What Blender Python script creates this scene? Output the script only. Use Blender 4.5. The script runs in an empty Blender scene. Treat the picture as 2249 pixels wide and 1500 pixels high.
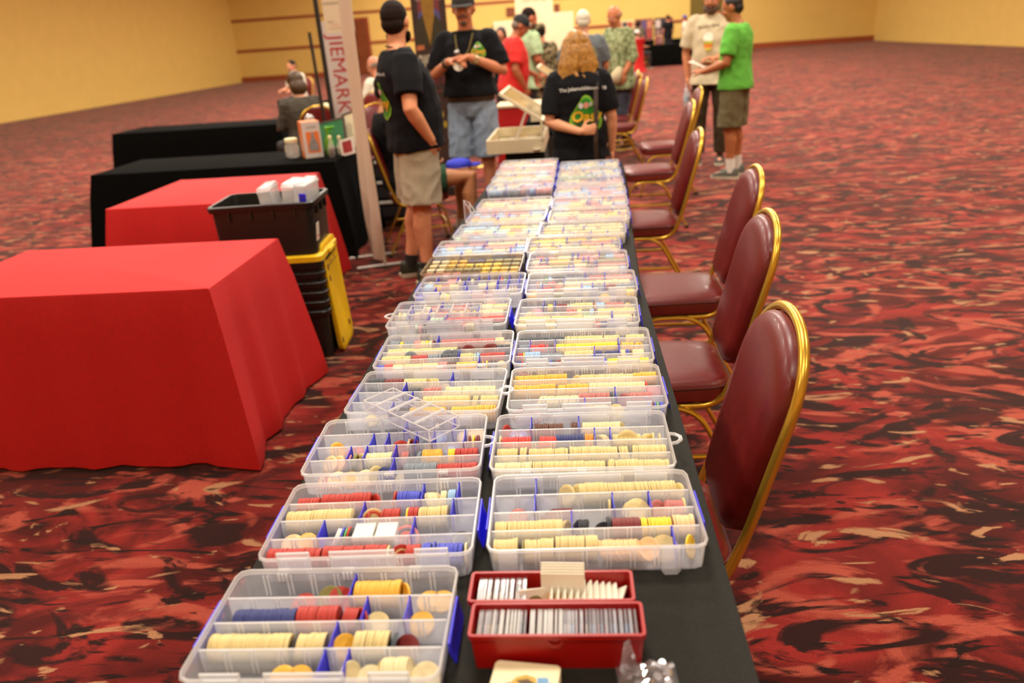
import bpy, bmesh, math, random
from mathutils import noise as mnoise
import numpy as np
from mathutils import Vector, Matrix
from mathutils.bvhtree import BVHTree

random.seed(7)
RNG = np.random.default_rng(11)
SC = bpy.context.scene
COL = SC.collection
PI = math.pi

# ---------------------------------------------------------------- camera
cam_d = bpy.data.cameras.new('camera')
cam = bpy.data.objects.new('camera', cam_d)
COL.objects.link(cam)
_pt, _rl, _yw = 0.37759, -0.069906, 0.09
_F = Vector((0, math.cos(_pt), -math.sin(_pt)))
_R = Vector((1, 0, 0))
_U = _R.cross(_F)
_R2 = math.cos(_rl) * _R + math.sin(_rl) * _U
_U2 = -math.sin(_rl) * _R + math.cos(_rl) * _U
_Z = Matrix.Rotation(_yw, 3, 'Z')
_R2, _U2, _F = _Z @ _R2, _Z @ _U2, _Z @ _F
CAM = Vector((0, 0, 1.557))
cam.matrix_world = Matrix(((_R2.x, _U2.x, -_F.x, CAM.x), (_R2.y, _U2.y, -_F.y, CAM.y), (_R2.z, _U2.z, -_F.z, CAM.z), (0, 0, 0, 1)))
cam_d.sensor_fit = 'HORIZONTAL'
cam_d.sensor_width = 53.9
cam_d.lens = 1711.2 / 2249 * 53.9
cam_d.clip_start, cam_d.clip_end = 0.05, 200
cam_d.dof.use_dof = True
cam_d.dof.focus_distance = 1.82
cam_d.dof.aperture_fstop = 4.0
SC.camera = cam

# ---------------------------------------------------------------- world, light, exposure
w = bpy.data.worlds.new('world')
SC.world = w
w.use_nodes = True
w.node_tree.nodes['Background'].inputs[0].default_value = (1.0, 0.80, 0.55, 1)
w.node_tree.nodes['Background'].inputs[1].default_value = 0.05
SC.view_settings.view_transform = 'Standard'
SC.view_settings.look = 'None'
SC.view_settings.exposure = -0.66
SC.view_settings.gamma = 1.0
SC.view_settings.use_curve_mapping = False
SC.cycles.transparent_max_bounces = 28
SC.cycles.max_bounces = 6
SC.cycles.diffuse_bounces = 3
SC.cycles.glossy_bounces = 3
SC.cycles.transmission_bounces = 4
SC.cycles.sample_clamp_indirect = 6.0
SC.cycles.caustics_reflective = False
SC.cycles.caustics_refractive = False

CEIL = 6.4
def ceiling_lamp(x, y, power, size):
    d = bpy.data.lights.new('ceiling_lamp_light', 'AREA')
    d.shape = 'DISK'; d.size = size; d.energy = power; d.color = (1.0, 0.91, 0.78)
    o = bpy.data.objects.new('ceiling_lamp_light', d)
    o.location = (x, y, CEIL - 0.22)
    COL.objects.link(o)
LAMPS = [(x, y) for y in (-1.5, 3.5, 8.5, 14.5, 21.5, 29.0, 37.0) for x in (-6.5, -0.6, 5.4)]
for lx, ly in LAMPS:
    ceiling_lamp(lx, ly, {-1.5: 260, 3.5: 400, 8.5: 480}.get(ly, 820), 1.5)

# ---------------------------------------------------------------- helpers
def srgb(r, g, b):
    def f(c):
        c /= 255.0
        return c / 12.92 if c <= 0.04045 else ((c + 0.055) / 1.055) ** 2.4
    return (f(r), f(g), f(b), 1.0)

def put(o, parent=None):
    COL.objects.link(o)
    if parent is not None:
        o.parent = parent
    return o

def tag(o, label=None, cat=None, group=None, kind=None):
    if label: o['label'] = label
    if cat: o['category'] = cat
    if group: o['group'] = group
    if kind: o['kind'] = kind
    return o

def thing(name, label, cat, loc=(0, 0, 0), rz=0.0, group=None):
    o = bpy.data.objects.new(name, None)
    o.empty_display_size = 0.05
    o.location = loc
    o.rotation_euler = (0, 0, rz)
    put(o)
    return tag(o, label, cat, group)

def mesh_obj(name, me, parent=None, loc=None, rot=None):
    o = bpy.data.objects.new(name, me)
    put(o, parent)
    if loc is not None: o.location = loc
    if rot is not None: o.rotation_euler = rot
    return o

def finish(bm, name, mats, smooth=False):
    me = bpy.data.meshes.new(name)
    bm.normal_update()
    bm.to_mesh(me); bm.free()
    for m in (mats if isinstance(mats, (list, tuple)) else [mats]):
        me.materials.append(m)
    if smooth:
        me.polygons.foreach_set('use_smooth', [True] * len(me.polygons))
        try:
            me.set_sharp_from_angle(angle=math.radians(42))
        except Exception:
            pass
    return me

def obj(name, bm, mats, parent=None, smooth=False, loc=None, rot=None):
    return mesh_obj(name, finish(bm, name, mats, smooth), parent, loc, rot)

def dup_tree(root, **kw):
    r = root.copy(); COL.objects.link(r)
    for ch in root.children:
        c = ch.copy(); COL.objects.link(c); c.parent = r
        for g in ch.children:
            d = g.copy(); COL.objects.link(d); d.parent = c
    return r

def add_box(bm, lo, hi, mi=0, M=None, taper=None):
    x0, y0, z0 = lo; x1, y1, z1 = hi
    P = [(x0, y0, z0), (x1, y0, z0), (x1, y1, z0), (x0, y1, z0), (x0, y0, z1), (x1, y0, z1), (x1, y1, z1), (x0, y1, z1)]
    if M is not None: P = [M @ Vector(p) for p in P]
    v = [bm.verts.new(p) for p in P]
    for f in ((0, 3, 2, 1), (4, 5, 6, 7), (0, 1, 5, 4), (1, 2, 6, 5), (2, 3, 7, 6), (3, 0, 4, 7)):
        bm.faces.new([v[i] for i in f]).material_index = mi
    return v

def bevel_all(bm, w, seg=2):
    bmesh.ops.bevel(bm, geom=bm.edges[:], offset=w, segments=seg, affect='EDGES', profile=0.5)

def box_bm(lo, hi, bev=0.0, seg=2):
    bm = bmesh.new(); add_box(bm, lo, hi)
    if bev: bevel_all(bm, bev, seg)
    return bm

def rr(hx, hy, r, n=4, cx=0.0, cy=0.0):
    """rounded rectangle outline, counter-clockwise"""
    pts = []
    for sx, sy, a0 in ((1, 1, 0), (-1, 1, 90), (-1, -1, 180), (1, -1, 270)):
        for i in range(n + 1):
            a = math.radians(a0 + 90.0 * i / n)
            pts.append((cx + sx * (hx - r) + r * math.cos(a), cy + sy * (hy - r) + r * math.sin(a)))
    return pts

def loft(bm, rings, cap0=True, cap1=True, mi=0, closed=True):
    """rings: lists of 3D points of equal count"""
    V = [[bm.verts.new(p) for p in r] for r in rings]
    n = len(V[0])
    for a, b in zip(V, V[1:]):
        for i in range(n if closed else n - 1):
            j = (i + 1) % n
            bm.faces.new((a[i], a[j], b[j], b[i])).material_index = mi
    if cap0: bm.faces.new(V[0][::-1]).material_index = mi
    if cap1: bm.faces.new(V[-1]).material_index = mi
    return V

def frame_of(d):
    d = Vector(d).normalized()
    up = Vector((0, 0, 1)) if abs(d.z) < 0.95 else Vector((1, 0, 0))
    a = d.cross(up).normalized()
    return a, d.cross(a).normalized()

def tube(bm, pts, rad, n=10, cap='flat', mi=0, flat=1.0):
    """tube through points; rad a number or one per point; cap 'flat' or 'round'; flat squashes along the second axis"""
    P = [Vector(p) for p in pts]
    R = list(rad) if hasattr(rad, '__len__') else [rad] * len(P)
    if cap == 'round':
        d0 = (P[0] - P[1]).normalized(); d1 = (P[-1] - P[-2]).normalized()
        pre = [(P[0] + d0 * R[0] * s, R[0] * c) for s, c in ((0.95, 0.31), (0.71, 0.71), (0.38, 0.92))]
        post = [(P[-1] + d1 * R[-1] * s, R[-1] * c) for s, c in ((0.38, 0.92), (0.71, 0.71), (0.95, 0.31))]
        R = [r for _, r in pre] + R + [r for _, r in post]
        P = [p for p, _ in pre] + P + [p for p, _ in post]
    rings = []
    a = b = None
    for i, p in enumerate(P):
        t = (P[min(i + 1, len(P) - 1)] - P[max(i - 1, 0)]).normalized()
        if a is None:
            a, b = frame_of(t)
        else:
            a = (a - t * a.dot(t)).normalized(); b = t.cross(a).normalized()
        rings.append([p + (a * math.cos(2 * PI * k / n) + b * flat * math.sin(2 * PI * k / n)) * R[i] for k in range(n)])
    loft(bm, rings, mi=mi)

def bend(pts, r, n=5):
    """round the corners of a polyline"""
    P = [Vector(p) for p in pts]; out = [P[0]]
    for a, b, c in zip(P, P[1:], P[2:]):
        u = (a - b); v = (c - b)
        k = min(r, u.length * 0.49, v.length * 0.49)
        s = b + u.normalized() * k; e = b + v.normalized() * k
        for i in range(n + 1):
            t = i / n
            out.append(s * (1 - t) ** 2 + b * 2 * t * (1 - t) + e * t * t)
    out.append(P[-1])
    return out

def ellipsoid(bm, c, r, M=None, u=14, v=9, mi=0):
    c = Vector(c); rings = []
    top = bot = None
    for j in range(1, v):
        ph = PI * j / v
        ring = []
        for i in range(u):
            th = 2 * PI * i / u
            q = Vector((r[0] * math.sin(ph) * math.cos(th), r[1] * math.sin(ph) * math.sin(th), -r[2] * math.cos(ph)))
            ring.append(c + (M @ q if M is not None else q))
        rings.append(ring)
    V = loft(bm, rings, cap0=False, cap1=False, mi=mi)
    q = Vector((0, 0, r[2])); q = M @ q if M is not None else q
    a = bm.verts.new(c - q); b = bm.verts.new(c + q)
    for i in range(u):
        bm.faces.new((V[0][(i + 1) % u], V[0][i], a)).material_index = mi
        bm.faces.new((V[-1][i], V[-1][(i + 1) % u], b)).material_index = mi

def prism(bm, pts2, z0, z1, mi=0, M=None):
    f = (lambda p: M @ Vector(p)) if M is not None else Vector
    loft(bm, [[f((x, y, z0)) for x, y in pts2], [f((x, y, z1)) for x, y in pts2]], mi=mi)

# ---------------------------------------------------------------- materials
MATS = {}
def mat(name, color, rough=0.5, metal=0.0, var=0.08, scale=40.0, bump=0.0, spec=0.5, sheen=0.0, coat=0.0, trans=0.0):
    """principled material with fine procedural grain"""
    if name in MATS: return MATS[name]
    m = bpy.data.materials.new(name); m.use_nodes = True
    nt = m.node_tree; N = nt.nodes; L = nt.links
    b = N['Principled BSDF']
    b.inputs['Roughness'].default_value = rough
    b.inputs['Metallic'].default_value = metal
    b.inputs['Specular IOR Level'].default_value = spec
    if sheen: b.inputs['Sheen Weight'].default_value = sheen
    if coat: b.inputs['Coat Weight'].default_value = coat
    tc = N.new('ShaderNodeTexCoord'); nz = N.new('ShaderNodeTexNoise')
    nz.inputs['Scale'].default_value = scale; nz.inputs['Detail'].default_value = 3
    L.new(tc.outputs['Object'], nz.inputs['Vector'])
    mr = N.new('ShaderNodeMapRange')
    mr.inputs[1].default_value = 0.3; mr.inputs[2].default_value = 0.7
    mr.inputs[3].default_value = 1 - var; mr.inputs[4].default_value = 1 + var
    L.new(nz.outputs['Fac'], mr.inputs[0])
    hv = N.new('ShaderNodeHueSaturation')
    hv.inputs['Color'].default_value = color
    L.new(mr.outputs[0], hv.inputs['Value'])
    L.new(hv.outputs[0], b.inputs['Base Color'])
    if bump:
        bp = N.new('ShaderNodeBump'); bp.inputs['Strength'].default_value = bump; bp.inputs['Distance'].default_value = 0.004
        L.new(nz.outputs['Fac'], bp.inputs['Height']); L.new(bp.outputs[0], b.inputs['Normal'])
    MATS[name] = m
    return m

def clear_mat(name, color, opacity, rough=0.25, gloss=0.12, edge=0.25, transl=0.5):
    """thin translucent plastic: see-through share, milky share (diffuse + translucent) and a gloss coat"""
    m = bpy.data.materials.new(name); m.use_nodes = True
    nt = m.node_tree; N = nt.nodes; L = nt.links
    N.remove(N['Principled BSDF'])
    out = N['Material Output']
    tr = N.new('ShaderNodeBsdfTransparent'); tr.inputs[0].default_value = (0.98, 0.98, 1.0, 1)
    df = N.new('ShaderNodeBsdfDiffuse'); df.inputs[0].default_value = color
    tl = N.new('ShaderNodeBsdfTranslucent'); tl.inputs[0].default_value = color
    gl = N.new('ShaderNodeBsdfGlossy'); gl.inputs['Roughness'].default_value = rough
    m1 = N.new('ShaderNodeMixShader'); m1.inputs[0].default_value = transl
    L.new(df.outputs[0], m1.inputs[1]); L.new(tl.outputs[0], m1.inputs[2])
    lw = N.new('ShaderNodeLayerWeight'); lw.inputs[0].default_value = 0.3
    nz = N.new('ShaderNodeTexNoise'); nz.inputs['Scale'].default_value = 30
    tc = N.new('ShaderNodeTexCoord'); L.new(tc.outputs['Object'], nz.inputs['Vector'])
    ma = N.new('ShaderNodeMath'); ma.operation = 'MULTIPLY_ADD'
    ma.inputs[1].default_value = edge; ma.inputs[2].default_value = opacity
    L.new(lw.outputs['Facing'], ma.inputs[0])
    mb = N.new('ShaderNodeMath'); mb.operation = 'MULTIPLY_ADD'; mb.use_clamp = True
    mb.inputs[1].default_value = 0.06; L.new(nz.outputs['Fac'], mb.inputs[0]); L.new(ma.outputs[0], mb.inputs[2])
    m2 = N.new('ShaderNodeMixShader'); L.new(mb.outputs[0], m2.inputs[0])
    L.new(tr.outputs[0], m2.inputs[1]); L.new(m1.outputs[0], m2.inputs[2])
    fr = N.new('ShaderNodeFresnel'); fr.inputs[0].default_value = 1.45
    fm = N.new('ShaderNodeMath'); fm.operation = 'MULTIPLY'; fm.inputs[1].default_value = gloss / 0.06
    L.new(fr.outputs[0], fm.inputs[0])
    fc = N.new('ShaderNodeMath'); fc.operation = 'MINIMUM'; fc.inputs[1].default_value = 0.5
    L.new(fm.outputs[0], fc.inputs[0])
    ge = N.new('ShaderNodeNewGeometry'); inv = N.new('ShaderNodeMath'); inv.operation = 'SUBTRACT'; inv.inputs[0].default_value = 1.0
    L.new(ge.outputs['Backfacing'], inv.inputs[1])
    fo = N.new('ShaderNodeMath'); fo.operation = 'MULTIPLY'; L.new(fc.outputs[0], fo.inputs[0]); L.new(inv.outputs[0], fo.inputs[1])
    m3 = N.new('ShaderNodeMixShader'); L.new(fo.outputs[0], m3.inputs[0])
    L.new(m2.outputs[0], m3.inputs[1]); L.new(gl.outputs[0], m3.inputs[2])
    L.new(m3.outputs[0], out.inputs[0])
    MATS[name] = m
    return m
# ---------------------------------------------------------------- room shell
X0, X1, Y0, Y1 = -17.0, 15.0, -6.0, 42.0

def carpet_material():
    m = bpy.data.materials.new('carpet'); m.use_nodes = True
    nt = m.node_tree; N = nt.nodes; L = nt.links
    b = N['Principled BSDF']; b.inputs['Roughness'].default_value = 0.95; b.inputs['Specular IOR Level'].default_value = 0.1; b.inputs['Sheen Weight'].default_value = 0.22; b.inputs['Sheen Roughness'].default_value = 0.4; b.inputs['Sheen Tint'].default_value = (1.0, 0.72, 0.62, 1)
    tc = N.new('ShaderNodeTexCoord')
    def noise(scale, sx, sy, detail=3.0, dist=0.0, off=0.0, src=None):
        mp = N.new('ShaderNodeMapping'); mp.inputs['Scale'].default_value = (sx, sy, 1); mp.inputs['Location'].default_value = (off, off * 1.7, 0)
        mp.inputs['Rotation'].default_value = (0, 0, 0.12)
        L.new(src or tc.outputs['Object'], mp.inputs['Vector'])
        n = N.new('ShaderNodeTexNoise'); n.inputs['Scale'].default_value = scale; n.inputs['Detail'].default_value = detail; n.inputs['Distortion'].default_value = dist
        L.new(mp.outputs[0], n.inputs['Vector'])
        return n.outputs['Fac']
    def step(f, a, c):
        r = N.new('ShaderNodeMapRange'); r.inputs[1].default_value = a; r.inputs[2].default_value = c; L.new(f, r.inputs[0]); return r.outputs[0]
    def mix(f, c1, c2):
        x = N.new('ShaderNodeMix'); x.data_type = 'RGBA'; L.new(f, x.inputs[0])
        if isinstance(c1, tuple): x.inputs[6].default_value = c1
        else: L.new(c1, x.inputs[6])
        if isinstance(c2, tuple): x.inputs[7].default_value = c2
        else: L.new(c2, x.inputs[7])
        return x.outputs[2]
    base = mix(step(noise(1.5, 1.0, 1.6, 4, 1.8), 0.40, 0.62), srgb(70, 18, 16), srgb(136, 37, 32))
    base = mix(step(noise(2.0, 0.8, 1.7, 4, 2.4, 3.1), 0.52, 0.60), base, srgb(158, 70, 54))
    base = mix(step(noise(2.1, 0.8, 1.6, 5, 3.2, 7.7), 0.51, 0.58), base, srgb(40, 17, 16))
    base = mix(step(noise(2.9, 0.7, 1.7, 5, 3.4, 12.3), 0.61, 0.66), base, srgb(160, 114, 80))
    base = mix(step(noise(3.4, 0.5, 1.9, 4, 3.6, 21.9), 0.60, 0.66), base, srgb(30, 16, 14))
    fine = noise(260.0, 1, 1, 2)
    hv = N.new('ShaderNodeHueSaturation'); L.new(base, hv.inputs['Color'])
    r = N.new('ShaderNodeMapRange'); r.inputs[1].default_value = 0.3; r.inputs[2].default_value = 0.7; r.inputs[3].default_value = 0.72; r.inputs[4].default_value = 1.2
    L.new(fine, r.inputs[0]); L.new(r.outputs[0], hv.inputs['Value'])
    L.new(hv.outputs[0], b.inputs['Base Color'])
    bp = N.new('ShaderNodeBump'); bp.inputs['Strength'].default_value = 0.4; bp.inputs['Distance'].default_value = 0.004
    L.new(fine, bp.inputs['Height']); L.new(bp.outputs[0], b.inputs['Normal'])
    return m

M_wall = mat('wall_paint', srgb(236, 198, 108), 0.85, var=0.03, scale=2.0)
M_ceil = mat('ceiling_paint', srgb(236, 222, 190), 0.9, var=0.03, scale=3.0)
M_trim = mat('trim_wood', srgb(158, 74, 40), 0.5, var=0.12, scale=8.0)
M_door = mat('door_wood', srgb(128, 62, 26), 0.45, var=0.2, scale=6.0)

def struct(name, bm, m, smooth=False):
    o = obj(name, bm, m, None, smooth); o['kind'] = 'structure'; return o

struct('floor', box_bm((X0, Y0, -0.1), (X1, Y1, 0)), carpet_material())
struct('ceiling', box_bm((X0, Y0, CEIL), (X1, Y1, CEIL + 0.1)), M_ceil)
struct('wall_far', box_bm((X0, Y1, 0), (X1, Y1 + 0.2, CEIL)), M_wall)
struct('wall_near', box_bm((X0, Y0 - 0.2, 0), (X1, Y0, CEIL)), M_wall)
struct('wall_left', box_bm((X0 - 0.2, Y0, 0), (X0, Y1, CEIL)), M_wall)
struct('wall_right', box_bm((X1, Y0, 0), (X1 + 0.2, Y1, CEIL)), M_wall)
struct('trim_1', box_bm((X0, Y1 - 0.05, 2.90), (0.9, Y1, 3.02), 0.01), M_trim)
struct('trim_2', box_bm((X0, Y1 - 0.05, 1.45), (6.0, Y1, 1.58), 0.01), M_trim)
struct('baseboard_far', box_bm((X0, Y1 - 0.04, 0), (X1, Y1, 0.25), 0.01), M_trim)
# wide pilaster at the right of the far wall
struct('wall_pilaster', box_bm((6.1, Y1 - 0.5, 0), (7.6, Y1, CEIL)), mat('pilaster_paint', srgb(112, 92, 30), 0.8, var=0.05, scale=2))
# door in the far wall
bm = bmesh.new(); add_box(bm, (-11.45, Y1 - 0.06, 0), (-9.92, Y1, 2.72))
bevel_all(bm, 0.01, 1)
d = struct('door_1', bm, M_trim)
for x0, x1 in ((-11.36, -10.70), (-10.68, -10.02)):
    bm = bmesh.new(); add_box(bm, (x0, Y1 - 0.10, 0.02), (x1, Y1 - 0.05, 2.62)); bevel_all(bm, 0.008, 1)
    lf = obj('door_leaf', bm, M_door, d)
    bm = bmesh.new(); tube(bm, bend([(x1 - 0.12 if x0 < -11 else x0 + 0.12, Y1 - 0.10, 0.95), (x1 - 0.12 if x0 < -11 else x0 + 0.12, Y1 - 0.16, 0.95), (x1 - 0.12 if x0 < -11 else x0 + 0.12, Y1 - 0.16, 1.25), (x1 - 0.12 if x0 < -11 else x0 + 0.12, Y1 - 0.10, 1.25)], 0.03), 0.014, 8)
    obj('door_handle', bm, mat('brass', srgb(190, 140, 50), 0.3, 1.0), lf, True)
# ceiling lamps: a drum rim with an opal diffuser around each light
M_opal = mat('opal_glass', srgb(255, 236, 200), 0.4, var=0.02)
M_bronze = mat('bronze', srgb(120, 84, 40), 0.35, 1.0)
bm = bmesh.new(); n = 28
def _circ(r, z): return [(r * math.cos(2 * PI * i / n), r * math.sin(2 * PI * i / n), z) for i in range(n)]
loft(bm, [_circ(0.86, -0.20), _circ(0.86, 0.0), _circ(0.80, 0.0), _circ(0.80, -0.20), _circ(0.86, -0.20)], False, False)
me_rim = finish(bm, 'lamp_rim', M_bronze, True)
bm = bmesh.new(); loft(bm, [_circ(0.80, -0.05), _circ(0.80, -0.02)]); me_dif = finish(bm, 'diffuser', M_opal)
for k, (lx, ly) in enumerate(LAMPS):
    row = ['first', 'second', 'third', 'fourth', 'fifth', 'sixth', 'seventh'][k // 3]
    side = ['over the bin side', 'over the long table', 'over the chair aisle'][k % 3]
    t = thing('ceiling_lamp', 'round bronze ceiling drum lamp, %s row, %s' % (row, side), 'ceiling lamp', (lx, ly, CEIL), 0, 'ceiling drum lamps')
    mesh_obj('lamp_rim', me_rim, t); mesh_obj('diffuser', me_dif, t)

# ---------------------------------------------------------------- the long table under black cloth
TX0, TX1, TY0, TY1, TZ = -0.565, 0.222, 0.22, 5.12, 0.74
M_cloth = mat('black_cloth', srgb(36, 35, 30), 0.85, var=0.18, scale=220, bump=0.15, spec=0.2)
M_steel = mat('table_leg_steel', srgb(90, 90, 92), 0.4, 0.8)
M_ply = mat('plywood', srgb(170, 130, 84), 0.6, var=0.15, scale=10)
for k, (a, b) in enumerate(((TY0, 2.66), (2.72, TY1))):
    t = thing('folding_table', ['plywood folding table under the near half of the black cloth', 'plywood folding table under the far half of the black cloth'][k], 'table', ((TX0 + TX1) / 2 + (.053 if k else 0), (a + b) / 2, 0), -.043 * k)
    hw, hl = (TX1 - TX0) / 2 - 0.016, (b - a) / 2 - 0.035
    obj('tabletop', box_bm((-hw, -hl, 0.705), (hw, hl, 0.735), 0.004), M_ply, t)
    for sx in (-1, 1):
        for sy in (-1, 1):
            bm = bmesh.new(); tube(bm, [(sx * (hw - 0.05), sy * (hl - 0.34), 0), (sx * (hw - 0.05), sy * (hl - 0.34), 0.705)], 0.014, 8)
            obj('leg', bm, M_steel, t, True)
def drape(name, x0, x1, y0, y1, z, m, label, cat='tablecloth', flare=0.05, fold=0.012, seed=0, group=None, hem=0.012):
    """cloth lying on a table and hanging to the floor with soft folds"""
    bm = bmesh.new(); rnd = random.Random(seed)
    per = []
    def side(a, b, nrm):
        L_ = (Vector(b) - Vector(a)).length; k = max(6, int(L_ / 0.05))
        for i in range(k):
            t = i / k; per.append((a[0] + (b[0] - a[0]) * t, a[1] + (b[1] - a[1]) * t, nrm, 1.0 - max(0, 1 - min(t, 1 - t) * L_ / 0.12)))
    side((x0, y0), (x1, y0), (0, -1)); side((x1, y0), (x1, y1), (1, 0)); side((x1, y1), (x0, y1), (0, 1)); side((x0, y1), (x0, y0), (-1, 0))
    cx, cy = (x0 + x1) / 2, (y0 + y1) / 2
    rings = []
    ph = [rnd.uniform(0, 6.28) for _ in range(4)]
    dz = z - hem
    zs = [(z, -0.012), (z - 0.002, -0.003), (z - 0.012, 0.0), (z - dz * .25, 0.3), (z - dz * .55, 0.6), (z - dz * .8, 0.85), (hem, 1.0)]
    s = 0.0; arc = []
    for i, p in enumerate(per):
        q = per[(i + 1) % len(per)]; arc.append(s); s += math.hypot(q[0] - p[0], q[1] - p[1])
    for zz, f in zs:
        ring = []
        for (px, py, nr, c), a in zip(per, arc):
            w_ = fold * f * (math.sin(a * 21 + ph[0]) + 0.6 * math.sin(a * 37 + ph[1])) if f > 0 else 0
            o = f * flare + w_ if f > 0 else f
            corner = 1 - c
            dx, dy = nr
            if corner > 0 and f > 0:
                ux, uy = (1 if px > cx else -1), (1 if py > cy else -1)
                dx = dx * c + ux * corner; dy = dy * c + uy * corner; o = f * flare * (1 + 1.2 * corner) + w_ * c
            ring.append((px + dx * o, py + dy * o, zz))
        rings.append(ring)
    loft(bm, rings[::-1], cap0=False, cap1=True)
    o = obj(name, bm, m, None, True)
    return tag(o, label, cat, group)
_tc = drape('tablecloth', TX0 - 0.004, TX1 + 0.004, TY0, TY1, TZ, M_cloth, 'long black tablecloth covering the table of poker chip trays', flare=0.02, fold=0.006, seed=1, hem=.50)
for v in _tc.data.vertices: v.co.x += max(0.0, v.co.y - 2.66) * .043     # the farther table stands slightly askew
# ---------------------------------------------------------------- chip trays
M_frost = clear_mat('frosted_plastic', (0.93, 0.95, 1.0, 1), 0.16, 0.3, 0.06, 0.24)
M_frost_wall = clear_mat('frosted_plastic_wall', (0.95, 0.97, 1.0, 1), 0.28, 0.3, 0.06, 0.10)
M_frost_rim = clear_mat('frosted_plastic_rim', (0.98, 0.98, 0.96, 1), 0.34, 0.22, 0.10, 0.25)
M_rib = clear_mat('frosted_plastic_rib', (0.98, 0.98, 0.96, 1), 0.50, 0.3, 0.05, 0.1)
M_smoke = clear_mat('smoked_plastic', (0.30, 0.20, 0.12, 1), 0.25, 0.2, 0.08, 0.25)
M_smoke_rim = clear_mat('smoked_plastic_rim', (0.42, 0.32, 0.22, 1), 0.45, 0.2, 0.1, 0.25)
M_acryl = clear_mat('clear_acrylic', (0.97, 0.97, 0.97, 1), 0.0, 0.05, 0.06, 0.05)
M_acryl_edge = clear_mat('clear_acrylic_edge', (0.99, 0.99, 0.97, 1), 0.55, 0.08, 0.12, 0.3)

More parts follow.
